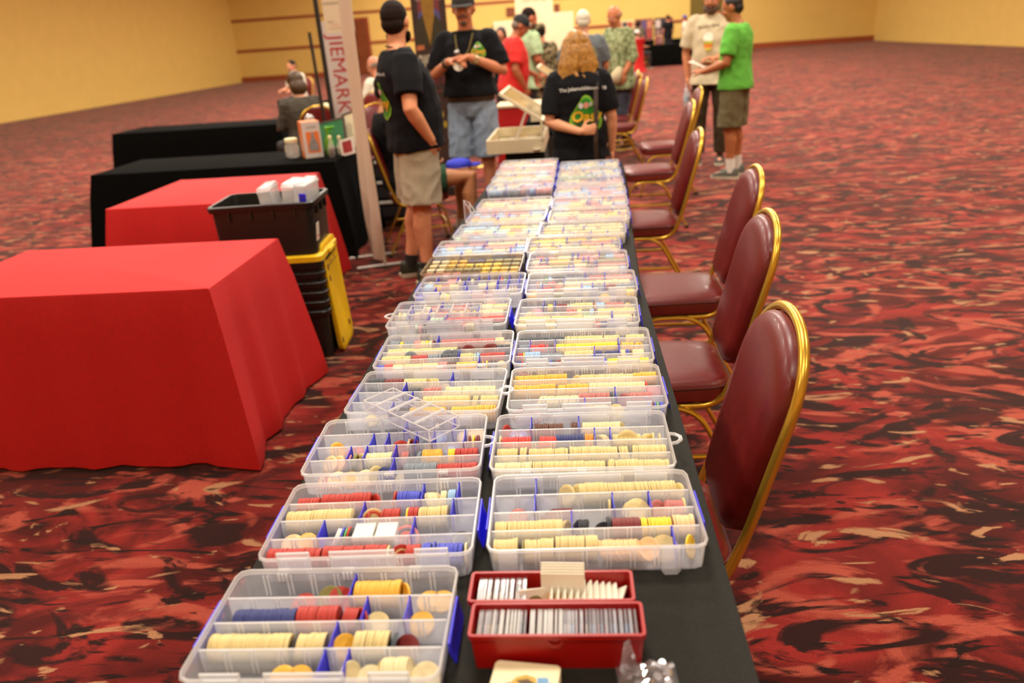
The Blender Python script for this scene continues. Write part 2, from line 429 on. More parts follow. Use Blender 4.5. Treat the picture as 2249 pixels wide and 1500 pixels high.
M_divider = mat('divider_blue', srgb(48, 44, 226), 0.4, var=0.05, scale=60)
BW, BD, BH = 0.178, 0.116, 0.052      # half width, half depth, height of a tray
def ring3(hx, hy, r, z, n=2): return [(x, y, z) for x, y in rr(hx, hy, r, n)]
def tray_meshes(mshell, mrim, mwall, mrib):
    T = {}
    bm = bmesh.new()
    loft(bm, [ring3(BW - .010, BD - .010, .014, 0.0), ring3(BW - .007, BD - .007, .015, 0.003), ring3(BW - .004, BD - .004, .016, 0.046),
              ring3(BW - .0056, BD - .0056, .0145, 0.046), ring3(BW - .0086, BD - .0086, .0135, 0.0035)], True, True)
    T['tray'] = finish(bm, 'tray', mshell)
    bm = bmesh.new()
    loft(bm, [ring3(BW - .004, BD - .004, .016, .044), ring3(BW - .001, BD - .001, .018, .0475), ring3(BW - .001, BD - .001, .018, .0508), ring3(BW - .002, BD - .002, .0175, .052),
              ring3(BW - .0045, BD - .0045, .0155, .052), ring3(BW - .0056, BD - .0056, .0145, .044), ring3(BW - .004, BD - .004, .016, .044)], False, False)
    T['rim'] = finish(bm, 'rim', mrim)
    bm = bmesh.new()
    hx = BW - .0070
    add_box(bm, (-hx, -.0007, .0036), (hx, .0007, .0455), 0)
    add_box(bm, (-hx, -.0013, .0445), (hx, .0013, .0462), 1)
    for i in range(1, 9):
        x = -hx + 2 * hx * i / 9
        for dx in (-.0032, .0032):
            for sy in (-1, 1):
                add_box(bm, (x + dx - .0013, min(sy * .0007, sy * .0021), .004), (x + dx + .0013, max(sy * .0007, sy * .0021), .0446), 1)
    T['row_wall'] = finish(bm, 'row_wall', [mwall, mrib])
    # ribs on the long outer sides and on the ends
    bm = bmesh.new()
    for sy in (-1, 1):
        for i in range(1, 9):
            x = -hx + 2 * hx * i / 9
            for dx in (-.0032, .0032):
                y = sy * (BD - .0088)
                add_box(bm, (x + dx - .0012, y - .0007, .006), (x + dx + .0012, y + .0007, .044))
    T['side_ribs'] = finish(bm, 'side_ribs', mrib)
    # latch flaps standing up over a long side (at +y)
    T['latch'] = []
    for x, wd in ((-.112, .026), (0, .052), (.112, .026)):
        bm = bmesh.new()
        a, b = x - wd, x + wd
        add_box(bm, (a, BD - .001, .030), (b, BD + .0012, .032), 1)
        add_box(bm, (a, BD - .0002, .030), (b, BD + .0010, .064), 0)
        add_box(bm, (a, BD - .001, .0625), (b, BD + .0022, .065), 1)
        add_box(bm, (a - .001, BD - .001, .030), (a + .0015, BD + .0018, .065), 1)
        add_box(bm, (b - .0015, BD - .001, .030), (b + .001, BD + .0018, .065), 1)
        add_box(bm, (a, BD - .001, .0515), (b, BD + .0028, .0545), 1)
        T['latch'].append(finish(bm, 'latch', [mwall, mrib]))
    # latch bays moulded below the rim of a long side (at +y, on the inside)
    T['latch_bay'] = []
    for x, wd in ((-.112, .024), (0, .056), (.112, .028)):
        bm = bmesh.new()
        a, b = x - wd, x + wd; y = BD - .0090
        add_box(bm, (a, y - .0012, .030), (b, y, .050), 0)
        add_box(bm, (a, y - .0022, .028), (b, y, .031), 1)
        for c in (a, b): add_box(bm, (c - .0013, y - .0022, .006), (c + .0013, y, .050), 1)
        T['latch_bay'].append(finish(bm, 'latch_bay', [mwall, mrib]))
    # hinge knuckles below the rim
    T['hinge'] = []
    for x in (-.105, .0, .106):
        bm = bmesh.new()
        for k in (-1, 0, 1):
            add_box(bm, (x + k * .006 - .0014, BD - .0105, .034), (x + k * .006 + .0014, BD - .0075, .0475))
        tube(bm, [(x - .009, BD + .001, .047), (x + .009, BD + .001, .047)], .0028, 8)
        T['hinge'].append(finish(bm, 'hinge', mrib))
    # carrying loop at one end (+x)
    bm = bmesh.new()
    pts = [(BW - .002, .020, .046), (BW + .010, .017, .046), (BW + .019, .006, .046), (BW + .019, -.006, .046), (BW + .010, -.017, .046), (BW - .002, -.020, .046)]
    tube(bm, pts, .0042, 8, flat=0.7)
    T['carry_loop'] = finish(bm, 'carry_loop', mrim, True)
    # closing tongue hanging over a long side
    T['tongue'] = []
    for x in (-.116, .142):
        bm = bmesh.new()
        prism(bm, [(a, b) for a, b in ((x - .015, .050), (x - .015, .004), (x - .010, -.003), (x + .010, -.003), (x + .015, .004), (x + .015, .050))], BD - .001, BD + .003,
              M=Matrix(((1, 0, 0, 0), (0, 0, 1, 0), (0, 1, 0, 0.0035), (0, 0, 0, 1))))
        T['tongue'].append(finish(bm, 'tongue', mwall))
    # blue clip hanging at an end (+x)
    bm = bmesh.new()
    loft(bm, [[(BW + .001, -.048, .047), (BW + .0035, -.048, .047), (BW + .0035, .048, .047), (BW + .001, .048, .047)], [(BW + .002, -.050, .032), (BW + .0045, -.050, .032), (BW + .0045, .050, .032), (BW + .002, .050, .032)], [(BW + .0075, -.046, .010), (BW + .010, -.046, .010), (BW + .010, .046, .010), (BW + .0075, .046, .010)]][::-1])
    T['end_clip'] = finish(bm, 'end_clip', M_divider)
    return T
TM = tray_meshes(M_frost, M_frost_rim, M_frost_wall, M_rib)
TS = tray_meshes(M_smoke, M_smoke_rim, M_smoke, M_smoke_rim)
bm = box_bm((-.0006, -.0245, .004), (.0006, .0245, .0462)); add_box(bm, (-.0014, -.0245, .004), (.0014, -.0235, .0475)); add_box(bm, (-.0014, .0235, .004), (.0014, .0245, .0475))
ME_div = finish(bm, 'divider', M_divider)

CH = dict(cream=(216, 194, 132), pale=(224, 208, 160), amber=(230, 176, 60), yellow=(244, 204, 46), peach=(244, 200, 146), red=(176, 50, 36), scarlet=(214, 58, 46),
          maroon=(118, 36, 34), brown=(98, 58, 42), charcoal=(62, 68, 74), grey=(122, 132, 142), navy=(46, 54, 110), blue=(70, 80, 190), skyblue=(150, 186, 216),
          pink=(228, 138, 130), rose=(186, 112, 106), green=(92, 164, 84), mint=(186, 224, 188), olive=(134, 128, 70), black=(36, 36, 40), white=(240, 238, 226), orange=(240, 140, 48))
TRAYS = {  # name: x, y, turn, front side, back side, loop end
 'L0': (-.371, .872, .012, 'latch', 'hinge', 0), 'L1': (-.359, 1.127, .030, 'latch', 'hinge', 0), 'L2': (-.372, 1.386, .029, 'hinge', 'latch_bay', 1),
 'L3': (-.351, 1.638, -.028, 'tongue', 'latch_bay', 1), 'L4': (-.347, 1.891, .015, 'hinge', 'latch_bay', 0), 'L5': (-.375, 2.177, -.007, 'latch', 'hinge', -1),
 'L6': (-.343, 2.447, -.018, 'latch', 'hinge', 0), 'L7': (-.362, 2.690, -.032, 'none', 'none', 0), 'L8': (-.358, 2.930, -.014, 'hinge', 'latch_bay', 0),
 'L9': (-.315, 3.200, -.060, 'latch', 'hinge', 0), 'L10': (-.294, 3.465, -.055, 'hinge', 'latch_bay', 0), 'L11': (-.276, 3.735, -.043, 'hinge', 'latch_bay', 0),
 'L12': (-.272, 4.199, -.035, 'hinge', 'latch_bay', 0), 'L13': (-.267, 4.445, -.045, 'latch', 'hinge', 0), 'L14': (-.263, 4.692, -.050, 'hinge', 'latch_bay', 0), 'L15': (-.259, 4.940, -.050, 'hinge', 'latch_bay', 0),
 'R1': (.016, 1.140, .025, 'tongue', 'latch_bay', 0), 'R2': (.000, 1.383, .0, 'hinge', 'latch_bay', 1), 'R3': (.015, 1.630, .001, 'latch', 'hinge', -1),
 'R4': (.013, 1.881, -.017, 'latch', 'hinge', 0), 'R5': (.003, 2.150, -.040, 'latch', 'hinge', 0), 'R6': (.019, 2.426, -.017, 'latch', 'hinge', 0),
 'R7': (.011, 2.684, -.030, 'hinge', 'latch_bay', 0), 'R8': (-.001, 2.922, -.033, 'latch', 'hinge', 0), 'R9': (.038, 3.166, -.040, 'hinge', 'latch_bay', 0),
 'R10': (.072, 3.412, -.045, 'latch', 'hinge', 0), 'R11': (.082, 3.673, -.039, 'hinge', 'latch_bay', 0), 'R12': (.091, 3.925, -.035, 'hinge', 'latch_bay', 0),
 'R13': (.097, 4.200, -.021, 'latch', 'hinge', 0), 'R14': (.103, 4.480, -.040, 'hinge', 'latch_bay', 0), 'R15': (.110, 4.770, -.045, 'hinge', 'latch_bay', 0)}

# contents: rows from the far side of a tray to its near side; s = stack on edge, f = single chip showing its face, d = blue divider
def s(c, a, b, lean=0, dy=0, r=.0195): return ('s', c, a, b, lean, dy, r)
def f(c, p, tilt=40, inner=None, r=.0195, dy=0, yaw=0): return ('f', c, p, tilt, inner, r, dy, yaw)
def d(p): return ('d', p)
CONT = {
'R1': [[d(.205), f('cream', .37, 25, yaw=-50, r=.021), f('cream', .43, 25, yaw=-52, r=.021), s('cream', .45, .97, -12, 0, .0205), f('cream', .985, 30, yaw=-70)],
       [f('rose', .11, 55, r=.018), d(.2), s('maroon', .27, .36, 60), s('cream', .585, .60), d(.61), f('cream', .72, 50, r=.0225), f('cream', .735, 46, r=.022, dy=.004), d(.80), f('rose', .84, 30, yaw=40), s('rose', .87, .965, 22), s('cream', .97, .985)],
       [s('cream', .0, .35, 0, 0, .020), f('cream', .37, 30, yaw=60), d(.39), s('black', .40, .46, 25), f('black', .55, 35, r=.017), s('black', .565, .59), s('maroon', .59, .73), s('yellow', .735, .89), s('peach', .895, 1.0)],
       [s('cream', .0, .125), s('olive', .14, .15), s('cream', .155, .30), s('cream', .30, .51, 6, 0, .0205), s('peach', .53, .73, -35), f('peach', .755, 35, yaw=-30), f('cream', .83, 48, r=.023), d(.875), f('yellow', .955, 15, yaw=65)]],
'R2': [[f('red', .01, 15, yaw=70), f('skyblue', .10, 70, 'blue', .022), d(.19), s('brown', .21, .40), s('brown', .44, .485), d(.49), s('pale', .50, .74, 14), f('cream', .75, 18, yaw=60)],
       [s('pale', .0, .015), s('scarlet', .02, .20), s('scarlet', .24, .345, 10), s('navy', .345, .52), s('orange', .525, .58), d(.585), f('pale', .61, 28, yaw=-35), f('pale', .63, 28, yaw=-40), d(.68), s('cream', .69, .86), f('cream', .78, 30, r=.0225, dy=-.012), f('cream', .90, 28, yaw=50), f('cream', .915, 28, yaw=50), s('cream', .93, .95), s('cream', .97, .99)],
       [s('cream', .0, .125), s('cream', .13, .18, 8, 0, .021), s('cream', .19, .43), s('cream', .43, .715, 0, 0, .0205), s('cream', .73, .79, -10), s('cream', .80, 1.0, 0, 0, .0205)],
       [s('pale', .0, .22), s('cream', .22, .635), s('cream', .645, .68, 10, 0, .021), s('cream', .69, 1.0, 0, 0, .0205)]],
'R3': [[s('amber', .0, .38), f('cream', .44, 24, yaw=-55), s('cream', .455, .59, 22), s('peach', .59, .84, 12), s('amber', .84, 1.0, 2)],
       [s('amber', .0, .29), s('amber', .30, .36, 14), s('amber', .36, .52, 10), s('pale', .52, .91, 8), s('scarlet', .915, .925), f('pink', .97, 60)],
       [s('pale', .17, .44, 24), s('rose', .44, .66, 14), s('charcoal', .66, .69), d(.70), f('rose', .76, 30, yaw=-45), s('rose', .78, .93, 25)],
       [f('maroon', .06, 50), f('maroon', .10, 50), f('pink', .15, 62), d(.49), f('cream', .51, 30), f('pale', .57, 42), f('pale', .61, 40), f('cream', .69, 36, yaw=-25), s('blue', .90, .925), s('maroon', .927, .94), s('blue', .942, .955), s('green', .957, .975), s('blue', .978, 1.0)]],
'R4': [[s('charcoal', .0, .355), s('cream', .36, .66), s('cream', .665, .79, 8), s('cream', .845, .99)],
       [s('grey', .0, .08), d(.085), s('scarlet', .09, .20), s('scarlet', .205, .225, 16), s('red', .265, .28, 12), d(.285), s('yellow', .29, .775), d(.78), s('amber', .79, .89, 14), f('amber', .93, 24, yaw=-45), s('amber', .90, .93, 20)],
       [s('red', .0, .04), f('green', .06, 65), s('yellow', .043, .05), s('skyblue', .055, .18), s('grey', .20, .36, -22), s('cream', .36, .585), d(.59), s('navy', .60, .65), s('navy', .66, .76, 18), d(.78), s('peach', .785, .83), s('blue', .83, .855), s('black', .86, .875), s('pale', .875, .96, 8)],
       [s('navy', .0, .04), s('scarlet', .042, .05), s('grey', .055, .255), s('blue', .257, .27), s('charcoal', .272, .30), s('maroon', .30, .345), s('peach', .347, .355), s('navy', .357, .42), s('red', .425, .44), s('maroon', .46, .585), d(.59), s('navy', .60, .64), s('blue', .645, .68), s('yellow', .685, 1.0), f('red', .07, 70, dy=-.014), f('cream', .20, 60, dy=-.013, r=.021), f('maroon', .32, 64, dy=-.014)]],
'R5': [[f('pink', .12, 60), d(.19), s('charcoal', .195, .225), s('yellow', .23, .275), d(.29), s('maroon', .31, .40), s('peach', .405, .42), s('mint', .425, .435), s('cream', .44, .63, 2), s('maroon', .635, .645), s('orange', .647, .66), s('skyblue', .67, .75, -8), s('rose', .755, .91), f('cream', .95, 24, yaw=50)],
       [f('cream', .08, 35, yaw=40), f('rose', .18, 65), s('rose', .40, .49), s('cream', .495, .54), f('green', .56, 50), s('skyblue', .61, .645), s('maroon', .65, .67), s('cream', .675, 1.0)],
       [s('cream', .0, .27, -4), s('cream', .28, .55), s('pale', .555, .79), d(.80), s('pale', .81, .95), s('peach', .955, .97), s('brown', .972, .98), s('peach', .98, 1.0)],
       [s('cream', .0, .08), s('cream', .085, .32), s('pale', .325, .63, 30), s('red', .635, .70), s('navy', .705, .785), d(.80), f('maroon', .67, 55, dy=-.012, r=.022), f('cream', .88, 66, r=.021)]],
'R6': [[s('green', .14, .17), s('skyblue', .175, .21), s('charcoal', .22, .33), s('grey', .35, .52), d(.545), s('rose', .58, .72), d(.735), s('pink', .74, 1.0), f('red', .82, 20, dy=-.008), f('red', .93, 20, dy=-.008)],
       [s('pink', .06, .09), s('mint', .10, .12), s('rose', .17, .25), f('peach', .29, 30, yaw=-30), d(.335), s('pale', .34, .98)],
       [f('cream', .06, 55), d(.125), s('scarlet', .13, .21), s('rose', .25, .30), s('pale', .32, .50, 18), d(.505), s('skyblue', .51, .60), d(.61), s('grey', .62, .72), d(.725), s('maroon', .73, .83), s('grey', .84, 1.0)],
       [s('amber', .0, .15), s('mint', .155, .18), s('cream', .185, .21), s('olive', .22, .48), d(.50), s('yellow', .51, .57, 10), d(.61), f('amber', .72, 60, r=.021), s('peach', .83, .90), s('yellow', .90, 1.0)]],
'L0': [[f('red', .30, 75), f('olive', .43, 40), f('red', .48, 45, yaw=40), f('red', .50, 60, yaw=-40), d(.545), s('amber', .55, .77, 6, 0, .0205), f('amber', .78, 20, yaw=-60), f('amber', .89, 74), f('amber', .95, 74)],
       [s('navy', .05, .33), s('red', .33, .52), s('red', .53, .60, 16), f('red', .61, 25, yaw=-50), d(.635), f('cream', .68, 60), d(.825), f('amber', .88, 62)],
       [s('cream', .0, .355), s('black', .36, .37, 14), s('cream', .375, .50, 10), d(.54), f('amber', .58, 30, yaw=50), s('cream', .62, .77, 8), s('charcoal', .775, .80, 20), f('maroon', .845, 45, yaw=-20)],
       [f('amber', .36, 55), f('amber', .43, 55), d(.53), d(.63), f('pale', .645, 20, yaw=65), f('pale', .70, 70), f('pale', .72, 58), f('cream', .765, 24, yaw=-70), s('pale', .79, .90, -16, 0, .0205), f('pale', .95, 52, r=.021)]],
'L1': [[f('navy', .07, 55, 'cream'), s('red', .02, .14, 0, -.006), s('red', .14, .30, 4), s('red', .30, .42, 6), f('red', .435, 25, yaw=-55), s('red', .545, .56), s('blue', .565, .69), d(.705), s('pale', .74, .80, -32), s('pale', .805, .84), s('skyblue', .845, .89), d(.90)],
       [s('cream', .0, .13), s('cream', .135, .35, 0, 0, .0205), d(.405), f('cream', .455, 22, 'scarlet', .021, 0, 25), s('red', .42, .43, 20), s('red', .50, .60, 10), s('yellow', .64, .647), s('red', .65, .705), s('cream', .71, .87, -5), d(.885)],
       [f('peach', .06, 60), f('amber', .14, 55, 'cream'), d(.225), s('white', .28, .305, 30), s('blue', .32, .335, 14), s('green', .337, .35, 14), s('scarlet', .352, .365, 12), s('black', .375, .40), f('olive', .635, 50), f('pink', .66, 45, 'grey', .0225), d(.70), f('black', .94, 72, 'olive')],
       [s('red', .0, .27), s('red', .275, .48, 0, 0, .0202), s('red', .48, .595, 3), s('cream', .597, .605), f('red', .66, 30, 'cream', .0205, 0, 40), s('red', .68, .76, 10), s('blue', .77, .81), s('blue', .825, .84, 0, 0, .021), s('blue', .845, .975), s('pale', .98, .99)]],
'L2': [[d(.5), d(.81), f('peach', .88, 70, 'cream'), f('peach', .95, 66, 'cream', .021), f('skyblue', .70, 75, 'blue')],
       [f('amber', .09, 30, yaw=60), d(.315), f('scarlet', .2, 66), d(.41), f('red', .49, 40, yaw=30), s('peach', .535, .55, 8), f('maroon', .565, 30, yaw=-45), d(.59), s('grey', .61, .66, 20), d(.70), f('skyblue', .80, 70, 'blue'), d(.895), s('maroon', .92, .935), s('yellow', .945, .96), s('maroon', .965, .99)],
       [f('peach', .08, 40, yaw=-40), f('peach', .13, 40, yaw=-40), s('pink', .17, .20, 30), d(.205), s('olive', .22, .245, 16), f('cream', .275, 25, yaw=-50), d(.305), f('cream', .37, 50), s('pale', .31, .47, 2), d(.485), s('rose', .51, .56, 20), s('grey', .60, .67, 30), s('amber', .66, .78, -6), s('yellow', .81, .85), s('red', .855, .99)],
       [f('rose', .10, 64, 'cream'), f('peach', .16, 60), f('amber', .24, 62, 'cream'), f('pale', .33, 55), f('cream', .40, 22, yaw=55), f('navy', .45, 40), d(.50), f('cream', .56, 72), s('grey', .57, .76), s('red', .765, 1.0)]],
'L3': [[s('charcoal', .0, .12), s('maroon', .125, .26), s('cream', .265, .43, 4), f('cream', .45, 24, yaw=-60), f('cream', .47, 24, yaw=-60), f('cream', .49, 26, yaw=-55), f('cream', .56, 70), d(.62)],
       [d(.305), s('charcoal', .32, .40, 24), f('pink', .46, 30, yaw=-40), s('rose', .47, .56, 18), f('cream', .59, 60), s('pale', .61, .72, -4), s('pale', .73, .96, 0, 0, .0202)],
       [d(.385), s('grey', .39, .44, 14), s('cream', .475, .80, -4), s('cream', .81, .845, 16), s('cream', .875, .995), ],
       [f('cream', .14, 70), f('mint', .22, 72, 'peach'), d(.285), s('charcoal', .30, .415, -8), s('amber', .42, .66, -6), s('amber', .695, .80, 6), s('amber', .80, 1.0)]],
'L4': [[s('grey', .0, .085), s('yellow', .09, .115), s('grey', .12, .20), s('pink', .205, .255), s('cream', .26, .30), s('yellow', .305, .32), s('pale', .33, .355), s('maroon', .36, .375), d(.40), s('rose', .43, .87), s('peach', .875, .945), f('cream', .97, 62)],
       [s('cream', .02, .58), s('brown', .585, .85), s('charcoal', .855, 1.0), f('maroon', .67, 28, dy=-.012), f('maroon', .84, 28, dy=-.012), f('maroon', .86, 30, dy=-.010)],
       [f('grey', .22, 30, dy=.012), s('cream', .0, .235), s('red', .24, .36), s('grey', .365, .475), s('charcoal', .48, .605), f('grey', .52, 30, dy=.014), f('grey', .58, 30, dy=.014), d(.61), s('cream', .62, .725), s('mint', .73, .745), s('skyblue', .75, .775), s('red', .78, .97)],
       [s('blue', .0, .052), s('scarlet', .055, .115), s('peach', .12, .205), s('cream', .21, .34), s('peach', .345, .47), s('pink', .475, .535), s('brown', .54, .605), s('amber', .61, .775), d(.78), s('charcoal', .79, .80), s('orange', .805, .82), s('yellow', .835, .85), s('charcoal', .86, .88, 10), s('black', .89, .91, 12), f('pale', .945, 26, yaw=-40)]],
'L5': [[d(.095), s('grey', .12, .20), s('pale', .21, .28), s('rose', .29, .37), d(.385), s('grey', .40, .47), s('rose', .48, .58), s('scarlet', .585, .63), s('grey', .66, .74, 14), s('pale', .755, .86), s('cream', .865, 1.0)],
       [d(.13), s('cream', .01, .04), s('pale', .05, .09), s('skyblue', .09, .11), s('peach', .16, .23), s('pale', .24, .34), d(.30), s('scarlet', .36, .46), s('amber', .50, .54), s('peach', .57, .63), s('amber', .64, .66), s('brown', .67, .69), s('yellow', .70, .72), d(.74), s('pale', .75, .97, -3)],
       [d(.31), s('mint', .33, .45), d(.475), s('scarlet', .48, 1.0)],
       [s('maroon', .07, .09), s('olive', .10, .13), s('amber', .14, .16), s('mint', .22, .25), s('pink', .26, .29), s('charcoal', .30, .40), s('pink', .60, .66, 14), s('pale', .67, .78), s('charcoal', .85, 1.0), f('grey', .06, 65), f('maroon', .56, 55)]],
'L6': [[f('cream', .06, 35, yaw=50), d(.12), s('pink', .23, .32), d(.33), s('peach', .34, .37), d(.44), d(.545), s('pale', .47, .50), d(.65), f('pale', .70, 55), d(.755), s('scarlet', .77, .80), s('green', .81, .83), d(.86), d(.965)],
       [s('skyblue', .02, .10), s('amber', .12, .19), s('rose', .20, .26), s('cream', .27, .36), d(.42), s('pale', .56, .64), s('cream', .66, .74), d(.75), f('peach', .83, 60), d(.86), d(.965)],
       [d(.15), f('pale', .22, 55), d(.46), f('pale', .40, 45, yaw=30), f('pale', .50, 45, yaw=-30), d(.66), f('peach', .71, 40, yaw=-30), d(.765), d(.865), s('peach', .88, .895), s('pale', .91, .925), s('amber', .94, .955)],
       [s('blue', .0, .10), s('pink', .11, .13), s('pale', .135, .20), d(.215), s('cream', .23, .26), s('yellow', .28, .33), s('pale', .34, .40), d(.525), s('pink', .54, .66), f('pink', .72, 66), d(.86)]],
}
ROLLS = [['pale', 'amber', 'navy', 'olive', 'olive'], ['cream', 'amber', 'yellow', 'yellow', 'olive'], ['pale', 'olive', 'olive', 'yellow', 'amber'], ['red', 'pink', 'brown', 'yellow', 'yellow']]
PALS = {'L8': ['rose', 'peach', 'skyblue', 'pale'], 'L9': ['pale', 'yellow', 'rose', 'skyblue', 'cream', 'mint'], 'L10': ['amber', 'pale', 'cream', 'skyblue', 'rose'], 'L11': ['cream', 'pale', 'amber', 'pink', 'cream'],
        'L12': ['skyblue', 'rose', 'pale', 'grey', 'pink'], 'L13': ['amber', 'pink', 'pale', 'mint', 'skyblue'], 'L14': ['pale', 'pink', 'cream', 'grey'], 'L15': ['pink', 'cream', 'scarlet', 'pale', 'mint'],
        'R7': ['pink', 'pale', 'rose', 'skyblue', 'amber', 'olive'], 'R8': ['amber', 'rose', 'cream', 'yellow', 'cream', 'grey'], 'R9': ['cream', 'amber', 'cream', 'pale'], 'R10': ['pale', 'yellow', 'cream', 'rose'], 'R11': ['pale', 'cream', 'skyblue', 'rose', 'amber'],
        'R12': ['pink', 'pale', 'skyblue', 'pink', 'cream'], 'R13': ['pale', 'pink', 'grey', 'cream', 'rose'], 'R14': ['pale', 'cream', 'skyblue', 'peach', 'green'], 'R15': ['pale', 'grey', 'cream', 'peach', 'skyblue']}
rnd = random.Random(5)
for nm, pal in PALS.items():
    rows = []
    for r_ in range(4):
        row = []; x = rnd.uniform(0, .05)
        while x < .97:
            l_ = min(rnd.choice([.04, .08, .14, .22, .35]), 1 - x); c = rnd.choice(pal)
            row.append(s(c, x, x + l_, rnd.choice([0, 0, 0, 6, 14, -8]))); x += l_ + rnd.choice([.004, .004, .02, .06])
            if rnd.random() < .38 and x < .95: row.append(d(x)); x += .01
        if rnd.random() < .6: row.append(f(rnd.choice(pal), rnd.uniform(.1, .9), 45, dy=-.010))
        rows.append(row)
    CONT[nm] = rows
CONT['L7'] = [[], [], [], []]
ORD = ['first', 'second', 'third', 'fourth', 'fifth', 'sixth', 'seventh', 'eighth', 'ninth', 'tenth', 'eleventh', 'twelfth', 'thirteenth', 'fourteenth', 'fifteenth', 'sixteenth']
TNOTE = {'L0': 'loose cream and amber chips, cut by the photo corner', 'L1': 'red rows and white square plaques', 'L2': 'many blue dividers, clear rack lying on its back rim', 'L3': 'clear rack lying across its front',
         'L4': 'long pink row, coloured front row', 'L5': 'clear five-bay rack across its front', 'L6': 'a blue divider every few chips', 'L7': 'smoked plastic, full of wrapped rolls', 'R1': 'tilted cream chips, beside the red boxes',
         'R2': 'two full cream front rows', 'R3': 'amber rows at the back', 'R4': 'bright yellow row', 'R5': 'cream third row', 'R6': 'two red chip faces at the back'}
CHIPS = []   # (position, axis, up-hint, radius, colour, inner colour, label, group)
TCOL = {k: srgb(*v)[:3] for k, v in CH.items()}
ROWN = ['back row', 'second row', 'third row', 'front row']
HXI = BW - .0105
for nm, (tx, ty, ta, fr_, bk_, loop) in TRAYS.items():
    side = 'bin-side' if nm[0] == 'L' else 'chair-side'
    idx = int(nm[1:]) - (0 if nm[0] == 'L' else 1)
    tname = '%s %s tray' % (ORD[idx], side)
    T = TS if nm == 'L7' else TM
    if nm in TNOTE: lab = '%s %s chip tray: %s' % (ORD[idx], side, TNOTE[nm])
    else:
        c0 = CONT[nm][3][0][1] if CONT[nm][3][0][0] == 's' else PALS[nm][0]
        lab = 'frosted chip tray, %s of the %s column, %s chips in front' % (ORD[idx], side, c0)
    t = thing('chip_tray', lab, 'chip tray', (tx, ty, TZ + .0005), ta, 'open poker chip trays on the long table')
    mesh_obj('tray_shell', T['tray'], t); mesh_obj('rim', T['rim'], t); mesh_obj('side_ribs', T['side_ribs'], t)['kind'] = 'stuff'
    for y in (.053, 0, -.053): mesh_obj('row_wall', T['row_wall'], t, (0, y, 0))
    for kind, rot in ((bk_, 0), (fr_, PI)):
        if kind != 'none':
            for q in T[kind]: mesh_obj(kind, q, t, None, (0, 0, rot))
    if nm != 'L7':
        for rot in ((0, PI) if not loop else ((PI,) if loop > 0 else (0,))): mesh_obj('end_clip', T['end_clip'], t, None, (0, 0, rot))
    if loop: mesh_obj('carry_loop', T['carry_loop'], t, None, (0, 0, 0 if loop > 0 else PI))
    ca, sa = math.cos(ta), math.sin(ta)
    RM = Matrix.Rotation(ta, 3, 'Z')
    for ri, row in enumerate(CONT[nm]):
        yc = .0795 - .053 * ri
        n_in_row = 0
        for it in row:
            if it[0] == 'd':
                mesh_obj('divider', ME_div, t, (-HXI + 2 * HXI * it[1], yc, 0))
                continue
            n_in_row += 1
            if it[0] == 's':
                _, c, a, b, lean, dy, r = it
                x = -HXI + 2 * HXI * a + .0018; xe = -HXI + 2 * HXI * b
                la = math.radians(lean); th = .0033; stp = (th + .00003) / max(.35, math.cos(la))
                rr0 = r; dy0 = dy + rnd.uniform(-.003, .003)
                lab = '%s poker chip on edge, %s stack along the %s, %s' % (c, ORD[n_in_row - 1], ROWN[ri], tname)
                grp = '%s chips, %s, %s, stack %s' % (c, tname, ROWN[ri], ORD[n_in_row - 1])
                first = True
                while x < xe - .0016 or first:
                    first = False
                    if rnd.random() < .07: rr0 = r + rnd.uniform(-.0007, .0008)
                    l2 = la + rnd.gauss(0, .012)
                    ax = Vector((math.cos(l2), rnd.gauss(0, .012), -math.sin(l2)))
                    z = .0040 + rr0 * abs(math.cos(l2)) + .0016 * abs(math.sin(l2)) + rnd.uniform(0, .0006)
                    p = Vector((x, yc + dy0 + rnd.gauss(0, .0005), z))
                    j = 1 + rnd.gauss(0, .035)
                    CHIPS.append((RM @ p + Vector((tx, ty, TZ + .0005)), RM @ ax, rr0 + rnd.uniform(-.0002, .0002), c, None, j, lab, grp))
                    x += stp * (1 if rnd.random() > .03 else 1.35)
            else:
                _, c, p_, tilt, inner, r, dy, yw = it
                b = math.radians(tilt); yy = math.radians(yw)
                ax = Vector((math.sin(yy) * math.cos(b), -math.cos(yy) * math.cos(b), math.sin(b)))
                z = .0042 + r * math.cos(b) + .0016 * math.sin(b)
                if dy: z += .010 if abs(dy) > .008 else 0.0
                p = Vector((-HXI + 2 * HXI * p_, yc + dy, z))
                p.x = max(-HXI + r * .6, min(HXI - r * .6, p.x))
                lab = '%s poker chip showing its face, item %s along the %s of the %s' % (c, ORD[n_in_row - 1], ROWN[ri], tname)
                CHIPS.append((RM @ p + Vector((tx, ty, TZ + .0005)), RM @ ax, r, c, inner, 1.0, lab.replace('item ', '').replace(' of the ', ', '), None))

def chip_rings(r, t, face):
    R = [(r - .0006, t / 2), (r, t / 4), (r, -t / 4), (r - .0006, -t / 2)]
    if face: R = [(r * .52, t / 2 - .0002), (r * .60, t / 2 - .0002), (r * .66, t / 2)] + R + [(r * .66, -t / 2), (r * .6, -t / 2 + .0002), (r * .52, -t / 2 + .0002)]
    return R
def to_px(P):
    q = P - CAM; z = q.dot(_F)
    return 1124.5 + 1711.2 * q.dot(_R2) / z, 750 - 1711.2 * q.dot(_U2) / z, z
order = []
for i, cdat in enumerate(CHIPS):
    u, v, z = to_px(cdat[0])
    ok = 626 < u < 1622 and v < 1498
    order.append((0 if ok else 1, z, i))
order.sort()
single = set(i for _, _, i in order[:300])
